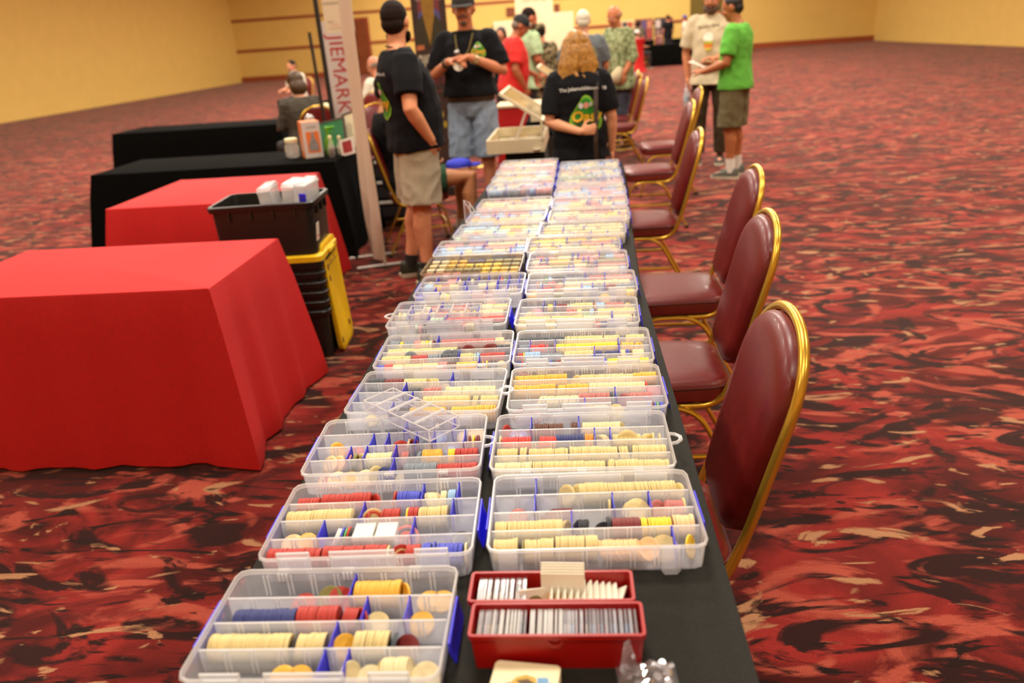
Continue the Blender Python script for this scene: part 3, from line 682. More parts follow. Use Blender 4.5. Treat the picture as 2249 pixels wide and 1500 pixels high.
# the 300 chips nearest the camera: one object each
CM = {}
def chip_mat(c):
    return mat('chip_' + c, srgb(*CH[c]), 0.45, var=0.07, scale=160, spec=0.4)
CMESH = {}
def chip_mesh(c, inner, rk):
    k = (c, inner, rk)
    if k not in CMESH:
        bm = bmesh.new(); n = 20
        R = chip_rings(rk, .0033, True)
        V = [[bm.verts.new((q * math.cos(2 * PI * i / n), q * math.sin(2 * PI * i / n), z)) for i in range(n)] for q, z in R]
        mi = lambda j: 1 if (inner and (j < 2 or j >= len(R) - 3)) else 0
        for j, (a, b) in enumerate(zip(V, V[1:])):
            for i in range(n):
                bm.faces.new((a[i], b[i], b[(i + 1) % n], a[(i + 1) % n])).material_index = mi(j)
        bm.faces.new(V[0]).material_index = 0; bm.faces.new(V[-1][::-1]).material_index = 0
        CMESH[k] = finish(bm, 'poker_chip', [chip_mat(c), chip_mat(inner or c)], True)
    return CMESH[k]
for i in sorted(single):
    p, ax, r, c, inner, j, lab, grp = CHIPS[i]
    o = bpy.data.objects.new('poker_chip', chip_mesh(c, inner, round(r, 4)))
    q = ax.to_track_quat('Z', 'Y'); o.rotation_mode = 'QUATERNION'; o.rotation_quaternion = q
    o.location = p
    put(o); tag(o, lab, 'poker chip', grp)
# all the others as one mesh
def bulk_chips(items):
    vs, cs, loops, starts, totals = [], [], [], [], []
    nv = nl = 0
    for (p, ax, r, c, inner, j, lab, grp) in items:
        face = grp is None; n = 24 if face else 14
        ang = np.arange(n) * 2 * PI / n; cc, ss = np.cos(ang), np.sin(ang)
        R = chip_rings(r, .0033, face)
        z = np.array(ax); a, b = frame_of(ax); a = np.array(a); b = np.array(b)
        col = np.array(TCOL[c]) * j; col2 = np.array(TCOL[inner]) if inner else col
        m_ = len(R)
        for k, (q, h) in enumerate(R):
            vs.append(np.array(p)[None] + q * (cc[:, None] * a + ss[:, None] * b) + h * z)
            cs.append(np.repeat((col2 if (face and (k in (1, 2) or k in (m_ - 2, m_ - 3))) else col)[None], n, 0))
        for k in range(m_ - 1):
            i0 = nv + k * n + np.arange(n); i1 = nv + k * n + (np.arange(n) + 1) % n
            loops.append(np.stack([i0, i0 + n, i1 + n, i1], 1).ravel()); totals += [4] * n
        loops.append(nv + np.arange(n)); totals.append(n)
        loops.append((nv + (m_ - 1) * n + np.arange(n))[::-1]); totals.append(n)
        nv += m_ * n
    V = np.concatenate(vs).astype(np.float32); C_ = np.concatenate(cs).astype(np.float32); Lp = np.concatenate(loops).astype(np.int32)
    tt = np.array(totals, np.int32); st = np.concatenate([[0], np.cumsum(tt)[:-1]]).astype(np.int32)
    me = bpy.data.meshes.new('poker_chips')
    me.vertices.add(len(V)); me.vertices.foreach_set('co', V.ravel())
    me.loops.add(len(Lp)); me.loops.foreach_set('vertex_index', Lp)
    me.polygons.add(len(tt)); me.polygons.foreach_set('loop_start', st)
    try: me.polygons.foreach_set('loop_total', tt)
    except Exception: pass
    me.update(calc_edges=True)
    at = me.color_attributes.new('chip_colour', 'FLOAT_COLOR', 'POINT')
    at.data.foreach_set('color', np.concatenate([np.clip(C_, 0, 1), np.ones((len(C_), 1), np.float32)], 1).ravel())
    return me
me = bulk_chips([CHIPS[i] for i in range(len(CHIPS)) if i not in single])
m = bpy.data.materials.new('chip_clay'); m.use_nodes = True
N = m.node_tree.nodes; b_ = N['Principled BSDF']; va = N.new('ShaderNodeVertexColor'); va.layer_name = 'chip_colour'
nz = N.new('ShaderNodeTexNoise'); nz.inputs['Scale'].default_value = 160
hv = N.new('ShaderNodeHueSaturation'); mr = N.new('ShaderNodeMapRange'); mr.inputs[1].default_value = .3; mr.inputs[2].default_value = .7; mr.inputs[3].default_value = .93; mr.inputs[4].default_value = 1.07
m.node_tree.links.new(nz.outputs['Fac'], mr.inputs[0]); m.node_tree.links.new(mr.outputs[0], hv.inputs['Value']); m.node_tree.links.new(va.outputs[0], hv.inputs['Color'])
m.node_tree.links.new(hv.outputs[0], b_.inputs['Base Color']); b_.inputs['Roughness'].default_value = .45; b_.inputs['Specular IOR Level'].default_value = .4
me.materials.append(m)
o = mesh_obj('poker_chips', me); tag(o, 'rows of coloured poker chips filling the farther trays', 'poker chips', None, 'stuff')
# wrapped chip rolls in the smoked tray
tx, ty, ta = TRAYS['L7'][:3]
for ri, row in enumerate(ROLLS):
    for k, c in enumerate(row):
        bm = bmesh.new(); L_ = .0328
        tube(bm, [(-L_, 0, 0), (-L_ + .002, 0, 0), (L_ - .002, 0, 0), (L_, 0, 0)], [.0165, .0195, .0195, .0165], 16)
        x = -HXI + .034 + k * .0668; y = .0795 - .053 * ri
        p = Matrix.Rotation(ta, 3, 'Z') @ Vector((x, y, .0240))
        me = finish(bm, 'chip_roll', chip_mat(c), True)
        o = mesh_obj('chip_roll', me, None, p + Vector((tx, ty, TZ)), (0, 0, ta))
        tag(o, '%s paper-wrapped chip roll, %s of the %s in the smoked tray' % (c, ORD[k], ROWN[ri]), 'chip roll', 'wrapped rolls in the smoked tray')
        bm = bmesh.new(); tube(bm, [(-.004, 0, 0), (.004, 0, 0)], .0197, 16)
        obj('paper_band', bm, mat('band_ink', srgb(84, 80, 60), 0.6), o, True)
# white square plaques standing in the second bin-side tray
tx, ty, ta = TRAYS['L1'][:3]
Mw = chip_mat('white')
bmq = bmesh.new(); add_box(bmq, (-.0016, -.021, -.018), (.0016, .021, .018)); bevel_all(bmq, .0008, 1); me_pl = finish(bmq, 'plaque', Mw)
x = -HXI + 2 * HXI * .405
k = 0
while x < -HXI + 2 * HXI * .615:
    p = Matrix.Rotation(ta, 3, 'Z') @ Vector((x, .0795 - .106, .0235))
    o = mesh_obj('plaque', me_pl, None, p + Vector((tx, ty, TZ)), (0, math.radians(-6), ta))
    tag(o, 'white square gaming plaque standing on edge in the second bin-side tray', 'plaque', 'white plaques in the second bin-side tray')
    x += .00345 if k != 9 else .008; k += 1
# ---------------------------------------------------------------- red coin boxes with their holders
M_red = mat('red_plastic', srgb(160, 16, 12), 0.35, var=0.05, scale=30)
M_holder = clear_mat('holder_sleeve', (0.84, 0.88, 0.98, 1), 0.05, 0.12, 0.10, 0.15)
M_holder_edge = clear_mat('holder_edge', (0.97, 0.96, 0.95, 1), 0.13, 0.15, 0.14, 0.2)
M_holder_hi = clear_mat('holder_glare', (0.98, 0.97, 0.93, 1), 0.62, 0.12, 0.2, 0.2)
M_card = mat('white_card', srgb(240, 234, 214), 0.7, var=0.03)
def red_box(cx, cy, lab, hl=.118, hw=.0315, h=.061, rz=0.0):
    t = thing('coin_box', lab, 'coin box', (cx, cy, TZ + .0005), rz, 'red coin boxes at the camera end of the table')
    bm = bmesh.new()
    loft(bm, [ring3(hl - .004, hw - .004, .004, 0), ring3(hl, hw, .005, h), ring3(hl - .0022, hw - .0022, .003, h), ring3(hl - .0062, hw - .0062, .002, .0025)])
    obj('box_body', bm, M_red, t)
    bm = bmesh.new()
    loft(bm, [ring3(hl, hw, .005, h - .008), ring3(hl + .0022, hw + .0022, .006, h - .007), ring3(hl + .0022, hw + .0022, .006, h + .0005), ring3(hl - .0022, hw - .0022, .003, h + .0005), ring3(hl - .0022, hw - .0022, .003, h - .008), ring3(hl, hw, .005, h - .008)], False, False)
    obj('box_rim', bm, M_red, t)
    bm = bmesh.new()
    pts = [(.0115 * math.cos(a), .0115 * math.sin(a)) for a in np.linspace(PI, 2 * PI, 13)] + [(.0085 * math.cos(a), .0085 * math.sin(a)) for a in np.linspace(2 * PI, PI, 13)]
    prism(bm, pts, hw + .001, hw + .0032, M=Matrix(((1, 0, 0, -.002), (0, 0, -1, 0), (0, 1, 0, h - .007), (0, 0, 0, 1))))
    obj('thumb_notch', bm, M_red, t)
    return t
red_box(-.0515, .926, 'red plastic coin box holding white card flips, against the first chair-side tray')
red_box(-.0430, .857, 'red plastic coin box packed full of clear coin holders, nearest the camera')
def holder(kind):
    bm = bmesh.new(); h = .0255
    if kind == 'card':
        add_box(bm, (-.0011, -h, -h), (.0011, h, h), 0)
        for sx in (-1, 1):
            R_ = [[(sx * .0011, .0155 * math.cos(a), .0155 * math.sin(a)) for a in np.linspace(0, 2 * PI, 19)[:-1]], [(sx * .0014, .0155 * math.cos(a), .0155 * math.sin(a)) for a in np.linspace(0, 2 * PI, 19)[:-1]]]
            if sx < 0: R_ = [r[::-1] for r in R_]
            loft(bm, R_, False, True, 1)
    else:
        add_box(bm, (-.0013, -h, -h), (.0013, h, h), 0)
        add_box(bm, (-.0016, -h, h - .0015), (.0016, h, h + .0005), 1)
        for sy in (-1, 1): add_box(bm, (-.0008, sy * h - .0008, -h), (.0008, sy * h + .0008, h), 1)
    return bm
ME_hold = {}
def hold_mesh(kind, c):
    if (kind, c) not in ME_hold:
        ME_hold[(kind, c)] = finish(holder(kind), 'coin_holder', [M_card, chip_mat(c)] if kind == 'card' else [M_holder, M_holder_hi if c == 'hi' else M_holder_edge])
    return ME_hold[(kind, c)]
bm = bmesh.new(); tube(bm, [(-.0012, 0, 0), (.0012, 0, 0)], .0195, 18); _ = bm
ME_hc = {}
def held_chip(c):
    if c not in ME_hc:
        b2 = bmesh.new(); tube(b2, [(-.0011, 0, 0), (.0011, 0, 0)], .0192, 18); ME_hc[c] = finish(b2, 'held_chip', chip_mat(c), True)
    return ME_hc[c]
bm.free()
rnd = random.Random(21)
# near box: sleeves packed from end to end, most middle ones edged milky white as painted-in glare
x = -.043 - .1085; k = 0
while x < -.043 + .1085:
    fr = (x + .043 + .1085) / .217
    zone = 0 if fr < .09 else (1 if fr < .57 else 2)
    c = ['amber', 'grey', 'pink', 'yellow'][k % 4] if zone == 0 else (rnd.choice(['pale', 'white', 'cream', 'pale', 'charcoal']) if zone == 1 else rnd.choice(['grey', 'grey', 'skyblue', 'red', 'grey', 'pale']))
    lab = ['clear coin holder at the end of the nearest red box by the bin-side trays', 'clear coin holder with pale chip in the middle of the nearest red box', 'clear coin holder with greyish chip at the chair end of the nearest red box'][zone]
    o = mesh_obj('coin_holder', hold_mesh('clear', 'hi' if zone == 1 and rnd.random() < .75 else 'x'), None, (x, .857 + rnd.uniform(-.0006, .0006), TZ + .0005 + .0295), (0, math.radians(rnd.uniform(-3, 5)), 0))
    tag(o, lab, 'coin holder', ['end sleeves of the nearest red box', 'middle sleeves of the nearest red box', 'chair-end sleeves of the nearest red box'][zone])
    mesh_obj('held_chip', held_chip(c), o, (0, 0, -.003))
    x += .0042 + (.006 if abs(fr - .29) < .010 else 0); k += 1
# far box: sleeves, one chip card, a raised card and leaning white card flips
x = -.0515 - .108
for k in range(16):
    o = mesh_obj('coin_holder', hold_mesh('clear', 'x'), None, (x, .926, TZ + .0005 + .0295), (0, math.radians(rnd.uniform(0, 6)), 0))
    tag(o, 'clear coin holder at the bin-side end of the farther red box', 'coin holder', 'sleeves in the farther red box')
    mesh_obj('held_chip', held_chip(['charcoal', 'pink', 'amber', 'rose', 'peach', 'pale', 'pink', 'amber'][k % 8]), o, (0, 0, -.003))
    x += .0046
o = mesh_obj('coin_holder', hold_mesh('card', 'olive'), None, (-.078, .919, TZ + .032), (math.radians(-14), math.radians(-12), math.radians(-62)))
tag(o, 'white card flip showing an olive green chip in the farther red box', 'coin holder')
bm = bmesh.new()
for q in range(5): add_box(bm, (-.032, -.0010 - .0026 * q, -.026), (.032, .0010 - .0026 * q, .026 - .003 * q), 0)
o = obj('index_card', bm, M_card, None, False, (-.034, .944, TZ + .060), (math.radians(-8), 0, math.radians(-2)))
tag(o, 'block of white index cards standing up out of the farther red box', 'card')
for k in range(12):
    o = mesh_obj('coin_holder', hold_mesh('card', 'amber'), None, (-.058 + k * .0082, .9255, TZ + .0315), (0, math.radians(18 + k * 3.6), math.radians(0 if k < 11 else -16)))
    tag(o, 'white card flip leaning in the chair-side half of the farther red box' if k < 11 else 'last white card flip in the farther red box, amber chip showing', 'coin holder', 'leaning white flips in the farther red box' if k < 11 else None)
# pack of cards with a coloured figure print at the near edge
t = thing('card_pack', 'cream card pack with a bright printed figure, cut by the bottom edge', 'card pack', (-.088, .768, TZ + .0005), math.radians(-7))
bm = bmesh.new(); loft(bm, [ring3(.045, .050, .007, 0, 4), ring3(.045, .050, .007, .021, 4), ring3(.044, .049, .006, .022, 4)]); obj('pack', bm, mat('card_pack_cream', srgb(240, 226, 182), 0.45, var=0.03), t)
for nme, pts, c in (('print_gold', [(-.012, .022), (.0, .028), (.014, .024), (.018, .010), (.010, .0), (-.010, .004), (-.018, .012)], (196, 160, 60)),
                    ('print_blue', [(.016, .024), (.030, .026), (.034, .014), (.026, .006), (.018, .012)], (110, 160, 200)),
                    ('print_rose', [(-.022, .012), (-.012, .010), (-.004, -.004), (.012, -.008), (.006, -.022), (-.016, -.020), (-.024, -.002)], (224, 110, 110)),
                    ('print_dark', [(-.010, .016), (.004, .020), (.014, .014), (.008, .010), (-.004, .012)], (90, 66, 40))):
    bm = bmesh.new(); zt = .0222 + .0003 * ('print_gold', 'print_blue', 'print_rose', 'print_dark').index(nme); prism(bm, pts, .0219, zt); obj(nme, bm, mat(nme, srgb(*c), 0.5, var=0.1, scale=120), t)
# small plastic bag of silver coins
t = thing('coin_bag', 'small clear plastic bag of silver coins near the table corner', 'bag', (.078, .792, TZ + .0005), math.radians(4))
M_bag = clear_mat('bag_film', (0.85, 0.85, 0.87, 1), 0.10, 0.05, 0.3, 0.2)
bm = bmesh.new(); rb = random.Random(4); G = 12
vt = [[None] * (G + 1) for _ in range(G + 1)]; vb = [[None] * (G + 1) for _ in range(G + 1)]
for i in range(G + 1):
    for j in range(G + 1):
        a, b = i / G * 2 - 1, j / G * 2 - 1
        puff = max(0, 1 - a * a) ** .5 * max(0, 1 - b * b) ** .5
        x, y = a * .040, b * .044 + .002 * math.sin(a * 7)
        vt[i][j] = bm.verts.new((x, y, .002 + puff * (.018 + rb.uniform(-.004, .004)))); vb[i][j] = bm.verts.new((x, y, .0005))
for i in range(G):
    for j in range(G):
        bm.faces.new((vt[i][j], vt[i + 1][j], vt[i + 1][j + 1], vt[i][j + 1])); bm.faces.new((vb[i][j], vb[i][j + 1], vb[i + 1][j + 1], vb[i + 1][j]))
for seq_t, seq_b in (([vt[i][0] for i in range(G + 1)], [vb[i][0] for i in range(G + 1)]), ([vt[i][G] for i in range(G, -1, -1)], [vb[i][G] for i in range(G, -1, -1)]), ([vt[0][j] for j in range(G, -1, -1)], [vb[0][j] for j in range(G, -1, -1)]), ([vt[G][j] for j in range(G + 1)], [vb[G][j] for j in range(G + 1)])):
    for k in range(G): bm.faces.new((seq_b[k], seq_b[k + 1], seq_t[k + 1], seq_t[k]))
obj('bag_film', bm, M_bag, t)
bm = bmesh.new()   # standing open flap of the bag
loft(bm, [[(-.040, .010, .004), (-.012, .022, .004), (-.012, .0225, .004), (-.040, .0105, .004)], [(-.036, .014, .030), (-.014, .026, .030), (-.014, .0265, .030), (-.036, .0145, .030)], [(-.030, .020, .062), (-.022, .026, .062), (-.022, .0265, .062), (-.030, .0205, .062)]])
obj('bag_flap', bm, M_bag, t)
M_silver = mat('silver', srgb(196, 198, 200), 0.22, 0.55, var=0.05)
for k in range(64):
    a, b = rb.uniform(-.030, .034), rb.uniform(-.034, .034)
    ax = Vector((rb.gauss(0, .35), rb.gauss(0, .35), 1)).normalized()
    bm = bmesh.new(); p = Vector((a, b, .006 + rb.uniform(0, .006))); tube(bm, [p - ax * .0008, p + ax * .0008], .0048, 12)
    obj('coin', bm, M_silver, t, True)

# ---------------------------------------------------------------- clear acrylic racks
def rack(lab, hl, hw, h, bays, loc, rz, tilt=(0, 0)):
    t = thing('chip_rack', lab, 'chip rack', loc, rz)
    t.rotation_euler = (tilt[0], tilt[1], rz)
    bm = bmesh.new()
    add_box(bm, (-hl, -hw, 0), (hl, hw, .0018))
    obj('rack_base', bm, M_acryl, t)
    for sy in (-1, 1):
        bm = bmesh.new(); add_box(bm, (-hl, sy * hw - .001, 0), (hl, sy * hw + .001, h)); obj('rack_side', bm, M_acryl, t)
    for sx in (-1, 1):
        bm = bmesh.new(); add_box(bm, (sx * hl - .001, -hw, 0), (sx * hl + .001, hw, h)); obj('rack_end', bm, M_acryl, t)
    bm = bmesh.new()
    for z in (.001, h):
        for sy in (-1, 1): tube(bm, [(-hl, sy * hw, z), (hl, sy * hw, z)], .0015, 6)
        for sx in (-1, 1): tube(bm, [(sx * hl, -hw, z), (sx * hl, hw, z)], .0015, 6)
    for sx in (-1, 1):
        for sy in (-1, 1): tube(bm, [(sx * hl, sy * hw, 0), (sx * hl, sy * hw, h)], .0015, 6)
    obj('rack_edge', bm, M_acryl_edge, t)
    for k in range(1, bays):
        x = -hl + 2 * hl * k / bays
        bm = bmesh.new()
        pts = [(-.010, .002), (-.006, .006), (-.0025, h * .8), (-.0016, h + .001), (.0016, h + .001), (.0025, h * .8), (.006, .006), (.010, .002)]
        prism(bm, pts, -hw, hw, M=Matrix(((1, 0, 0, x), (0, 0, 1, 0), (0, 1, 0, 0), (0, 0, 0, 1))))
        o = obj('bay_ridge', bm, M_acryl, t)
        bm = bmesh.new(); tube(bm, [(x, -hw, h + .001), (x, hw, h + .001)], .0032, 8); obj('ridge_top', bm, M_acryl_edge, o)
        bm = bmesh.new(); prism(bm, [(-.002, .0), (.002, .0), (.0, .011)], -.004, .004, M=Matrix(((1, 0, 0, x + hl / bays), (0, 0, 1, 0), (0, 1, 0, h * .25), (0, 0, 0, 1)))); obj('rack_fin', bm, M_acryl_edge, o)
    return t
rack('clear acrylic rack with slanting ridges lying across two bin-side trays', .112, .040, .026, 5, (-.363, 1.478, TZ + .058), math.radians(-41))
rack('clear acrylic five-bay rack lying over the sixth bin-side tray', .102, .030, .030, 5, (-.372, 2.075, TZ + .0685), math.radians(-1), (math.radians(4), 0))
# small clear acrylic stand at the edge of the tenth tray
t = thing('display_stand', 'small clear acrylic stand leaning at the bin side of the trays', 'display stand', (-.492, 3.60, TZ + .0005), math.radians(30))
bm = bmesh.new(); add_box(bm, (-.002, -.035, 0), (.002, .035, .095)); obj('stand_back', bm, M_acryl, t)
bm = bmesh.new(); add_box(bm, (0, -.035, 0), (.055, .035, .003)); obj('stand_foot', bm, M_acryl, t)
bm = bmesh.new()
tube(bm, [(0, -.035, .001), (0, -.035, .095), (0, .035, .095), (0, .035, .001), (0, -.035, .001)], .0022, 6); tube(bm, [(0, -.035, .09), (.055, -.035, .003), (.055, .035, .003), (0, .035, .09)], .0022, 6)
obj('stand_edge', bm, M_acryl_edge, t)
# ---------------------------------------------------------------- banquet chairs
M_vinyl = mat('red_vinyl', srgb(104, 20, 17), 0.40, var=0.10, scale=26, bump=0.10, coat=0.05)
M_vinyl_d = mat('red_vinyl_welt', srgb(84, 16, 14), 0.4, var=0.05)
M_gold = mat('gold_frame', srgb(216, 172, 62), 0.30, 0.75, var=0.08, scale=12)
M_rub = mat('black_rubber', srgb(24, 22, 22), 0.7)
def seat_ring(f, z, hw=.205):
    # slightly tapering cushion outline, facing +y
    return [(x * (1.0 - .10 * max(0, -y / .21)) * f, y * f, z) for x, y in rr(hw, .215, .075, 5)]
bm = bmesh.new()
loft(bm, [seat_ring(.93, .385), seat_ring(1.0, .395), seat_ring(1.0, .440), seat_ring(.975, .455), seat_ring(.90, .464), seat_ring(.6, .470), seat_ring(.2, .472)])
ME_seat = finish(bm, 'seat', M_vinyl, True)
bm = bmesh.new(); r_ = seat_ring(1.003, .442); tube(bm, [Vector(p) for p in r_] + [Vector(r_[0]), ], .0045, 6); ME_piping = finish(bm, 'piping', M_vinyl_d, True)
# crown backrest: padded panel reclining, local panel plane x-s with s measured up the recline
REC = math.radians(15)
def bp(x, s_, t_):  # t_: thickness toward the front (+y)
    return (x, -.215 - s_ * math.sin(REC) + t_ * math.cos(REC), .475 + s_ * math.cos(REC) + t_ * math.sin(REC))
def back_outline(f):
    pts = []
    for k in range(25):
        a = PI * k / 24
        pts.append((.178 * math.cos(a) * (1 if f == 1 else f), .33 + .165 * math.sin(a) ** .8 * f))
    pts += [(-.165 * f, .10), (-.150 * f, .045), (-.10 * f, .012 + (1 - f) * .1), (.10 * f, .012 + (1 - f) * .1), (.150 * f, .045), (.165 * f, .10)]
    return pts
bm = bmesh.new()
loft(bm, [[bp(x, y, -.018) for x, y in back_outline(.94)], [bp(x, y, -.012) for x, y in back_outline(1.0)], [bp(x, y, .012) for x, y in back_outline(1.0)], [bp(x, y, .026) for x, y in back_outline(.93)], [bp(x, y, .034) for x, y in back_outline(.7)]][::-1])
ME_back = finish(bm, 'backrest', M_vinyl, True)
def twin(bm, pts, r=.0105):
    # ribbed tube: two ridges side by side
    tube(bm, pts, r, 9)
bm = bmesh.new()
arch = [bp(.190 * math.cos(a), .33 + .178 * math.sin(a) ** .8, -.004) for a in np.linspace(0, PI, 21)]
path = [(.180, .02, .380), (.183, -.10, .380)] 
pl = bend([(.182, .03, .374), (.184, -.175, .374), bp(.186, .04, -.004), bp(.190, .33, -.004)], .09, 6)
pr = [(-p[0], p[1], p[2]) for p in [tuple(q) for q in pl]][::-1]
tube(bm, [Vector(p) for p in pl[:-1]] + [Vector(p) for p in arch] + [Vector(p) for p in pr[1:]], .0115, 9)
ME_bframe = finish(bm, 'back_frame', M_gold, True)
def side_mesh(sx):
    bm = bmesh.new()
    for o_ in (-.006, .006):
        tube(bm, bend([(sx * .212 + o_, .235, .012), (sx * .196 + o_, .150, .378), (sx * .196 + o_, -.090, .378), (sx * .212 + o_, -.285, .012)], .085, 7), .0085, 8)
    return finish(bm, 'leg_frame', M_gold, True)
ME_side = {k: side_mesh(k) for k in (-1, 1)}
bm = bmesh.new(); tube(bm, [(0, 0, 0), (0, 0, .022)], .017, 10); ME_foot = finish(bm, 'foot_cap', M_rub, True)
def str_mesh(kind):
    bm = bmesh.new()
    if kind == 'front': tube(bm, [(-.20, .19, .20), (.20, .19, .20)], .008, 8)
    elif kind == 'under': tube(bm, [(-.19, -.05, .376), (.19, -.05, .376)], .009, 8); tube(bm, [(-.19, .10, .376), (.19, .10, .376)], .009, 8)
    else:
        sx = -1 if kind == 'a' else 1
        tube(bm, [(sx * .204, .192, .195), (sx * .205, -.188, .195)], .0085, 8)
    return finish(bm, 'stretcher', M_gold, True)
ME_str = {k: str_mesh(k) for k in ('front', 'under', 'a', 'b')}
def make_chair(lab, loc, rz, group=None):
    t = thing('banquet_chair', lab, 'chair', loc, rz, group)
    st = mesh_obj('seat', ME_seat, t); mesh_obj('piping', ME_piping, st)
    mesh_obj('backrest', ME_back, t); mesh_obj('back_frame', ME_bframe, t)
    for k in (-1, 1):
        lg = mesh_obj('leg_frame', ME_side[k], t); mesh_obj('foot_cap', ME_foot, lg, (k * .212, .236, 0)); mesh_obj('foot_cap', ME_foot, lg, (k * .212, -.287, 0))
    for k in ME_str: mesh_obj('stretcher', ME_str[k], t)
    return t
CG = 'red and gold banquet chairs beside the long table'
chair0 = make_chair('gold framed red chair nearest the camera, pushed under the table edge', (.11, 1.60, 0), math.radians(90), CG)
def chair(lab, x, y, deg, group=CG):
    c = dup_tree(chair0); c.location = (x, y, 0); c.rotation_euler = (0, 0, math.radians(deg)); c['label'] = lab
    if group: c['group'] = group
    elif 'group' in c: del c['group']
    return c
chair('second red banquet chair from the camera, seat half under the table', .285, 2.52, 90)
chair('third red banquet chair from the camera, seat broad and glossy', .430, 3.36, 90)
chair('fourth red banquet chair from the camera, standing close before the fifth', .405, 4.71, 89)
chair('fifth red banquet chair, pulled out beyond the woman with blond hair', .625, 6.46, 90)
chair('sixth red banquet chair, farthest out on the aisle, half hidden behind the fifth', .890, 7.76, 91)
chair('red banquet chair facing the display table beside the plaid shirt man', .560, 9.55, 92)
chair('red banquet chair just behind the one beside the plaid shirt man', .560, 10.35, 90)
chair('third red banquet chair in the line beyond the plaid shirt man', .600, 11.2, 88)
chair('red banquet chair carrying the seated person in green shorts', -1.20, 6.05, -72, None)
for k, (x, y, a, lab) in enumerate([(-2.87, 8.66, 40, 'red chair under the woman in the striped top'), (-2.62, 9.9, 150, 'red chair with gold rim behind the black pole'), (-2.42, 9.35, 95, 'red chair half hidden by the white banner'), (-2.55, 11.0, 90, 'chair under the bald man in white'),
                                   (-2.0, 7.9, 175, 'chair with bright gold frame beyond the white banner'), (-3.3, 11.6, 160, 'red chair at the yellow wall end of the left tables'), (-1.22, 8.75, -60, 'gold chair behind the cap man, beside the red skirted table')]):
    chair(lab, x, y, a, None)
for k, (x, y, a) in enumerate([(4.05, 36.9, 176)]):
    chair(['red chair before the far picture panels', 'red chair at the far end of the aisle, beyond the red cloth', 'red chair with gold rim, first of the pair before the red draped table', 'second gold rimmed chair before the red draped table'][k], x, y, a, None)
# ---------------------------------------------------------------- people
def remesh(bm, voxel, smooth=3, dec=None):
    me = bpy.data.meshes.new('tmp'); bm.to_mesh(me); bm.free()
    o = bpy.data.objects.new('tmp', me); COL.objects.link(o)
    m = o.modifiers.new('r', 'REMESH'); m.mode = 'VOXEL'; m.voxel_size = voxel; m.use_smooth_shade = True
    if smooth:
        sm = o.modifiers.new('s', 'SMOOTH'); sm.iterations = smooth; sm.factor = 0.5
    if dec:
        dc = o.modifiers.new('d', 'DECIMATE'); dc.ratio = dec
    dg = bpy.context.evaluated_depsgraph_get()
    out = bpy.data.meshes.new_from_object(o.evaluated_get(dg), depsgraph=dg)
    bpy.data.objects.remove(o); bpy.data.meshes.remove(me)
    out.polygons.foreach_set('use_smooth', [True] * len(out.polygons))
    return out

def lerp(a, b, t): return Vector(a) * (1 - t) + Vector(b) * t

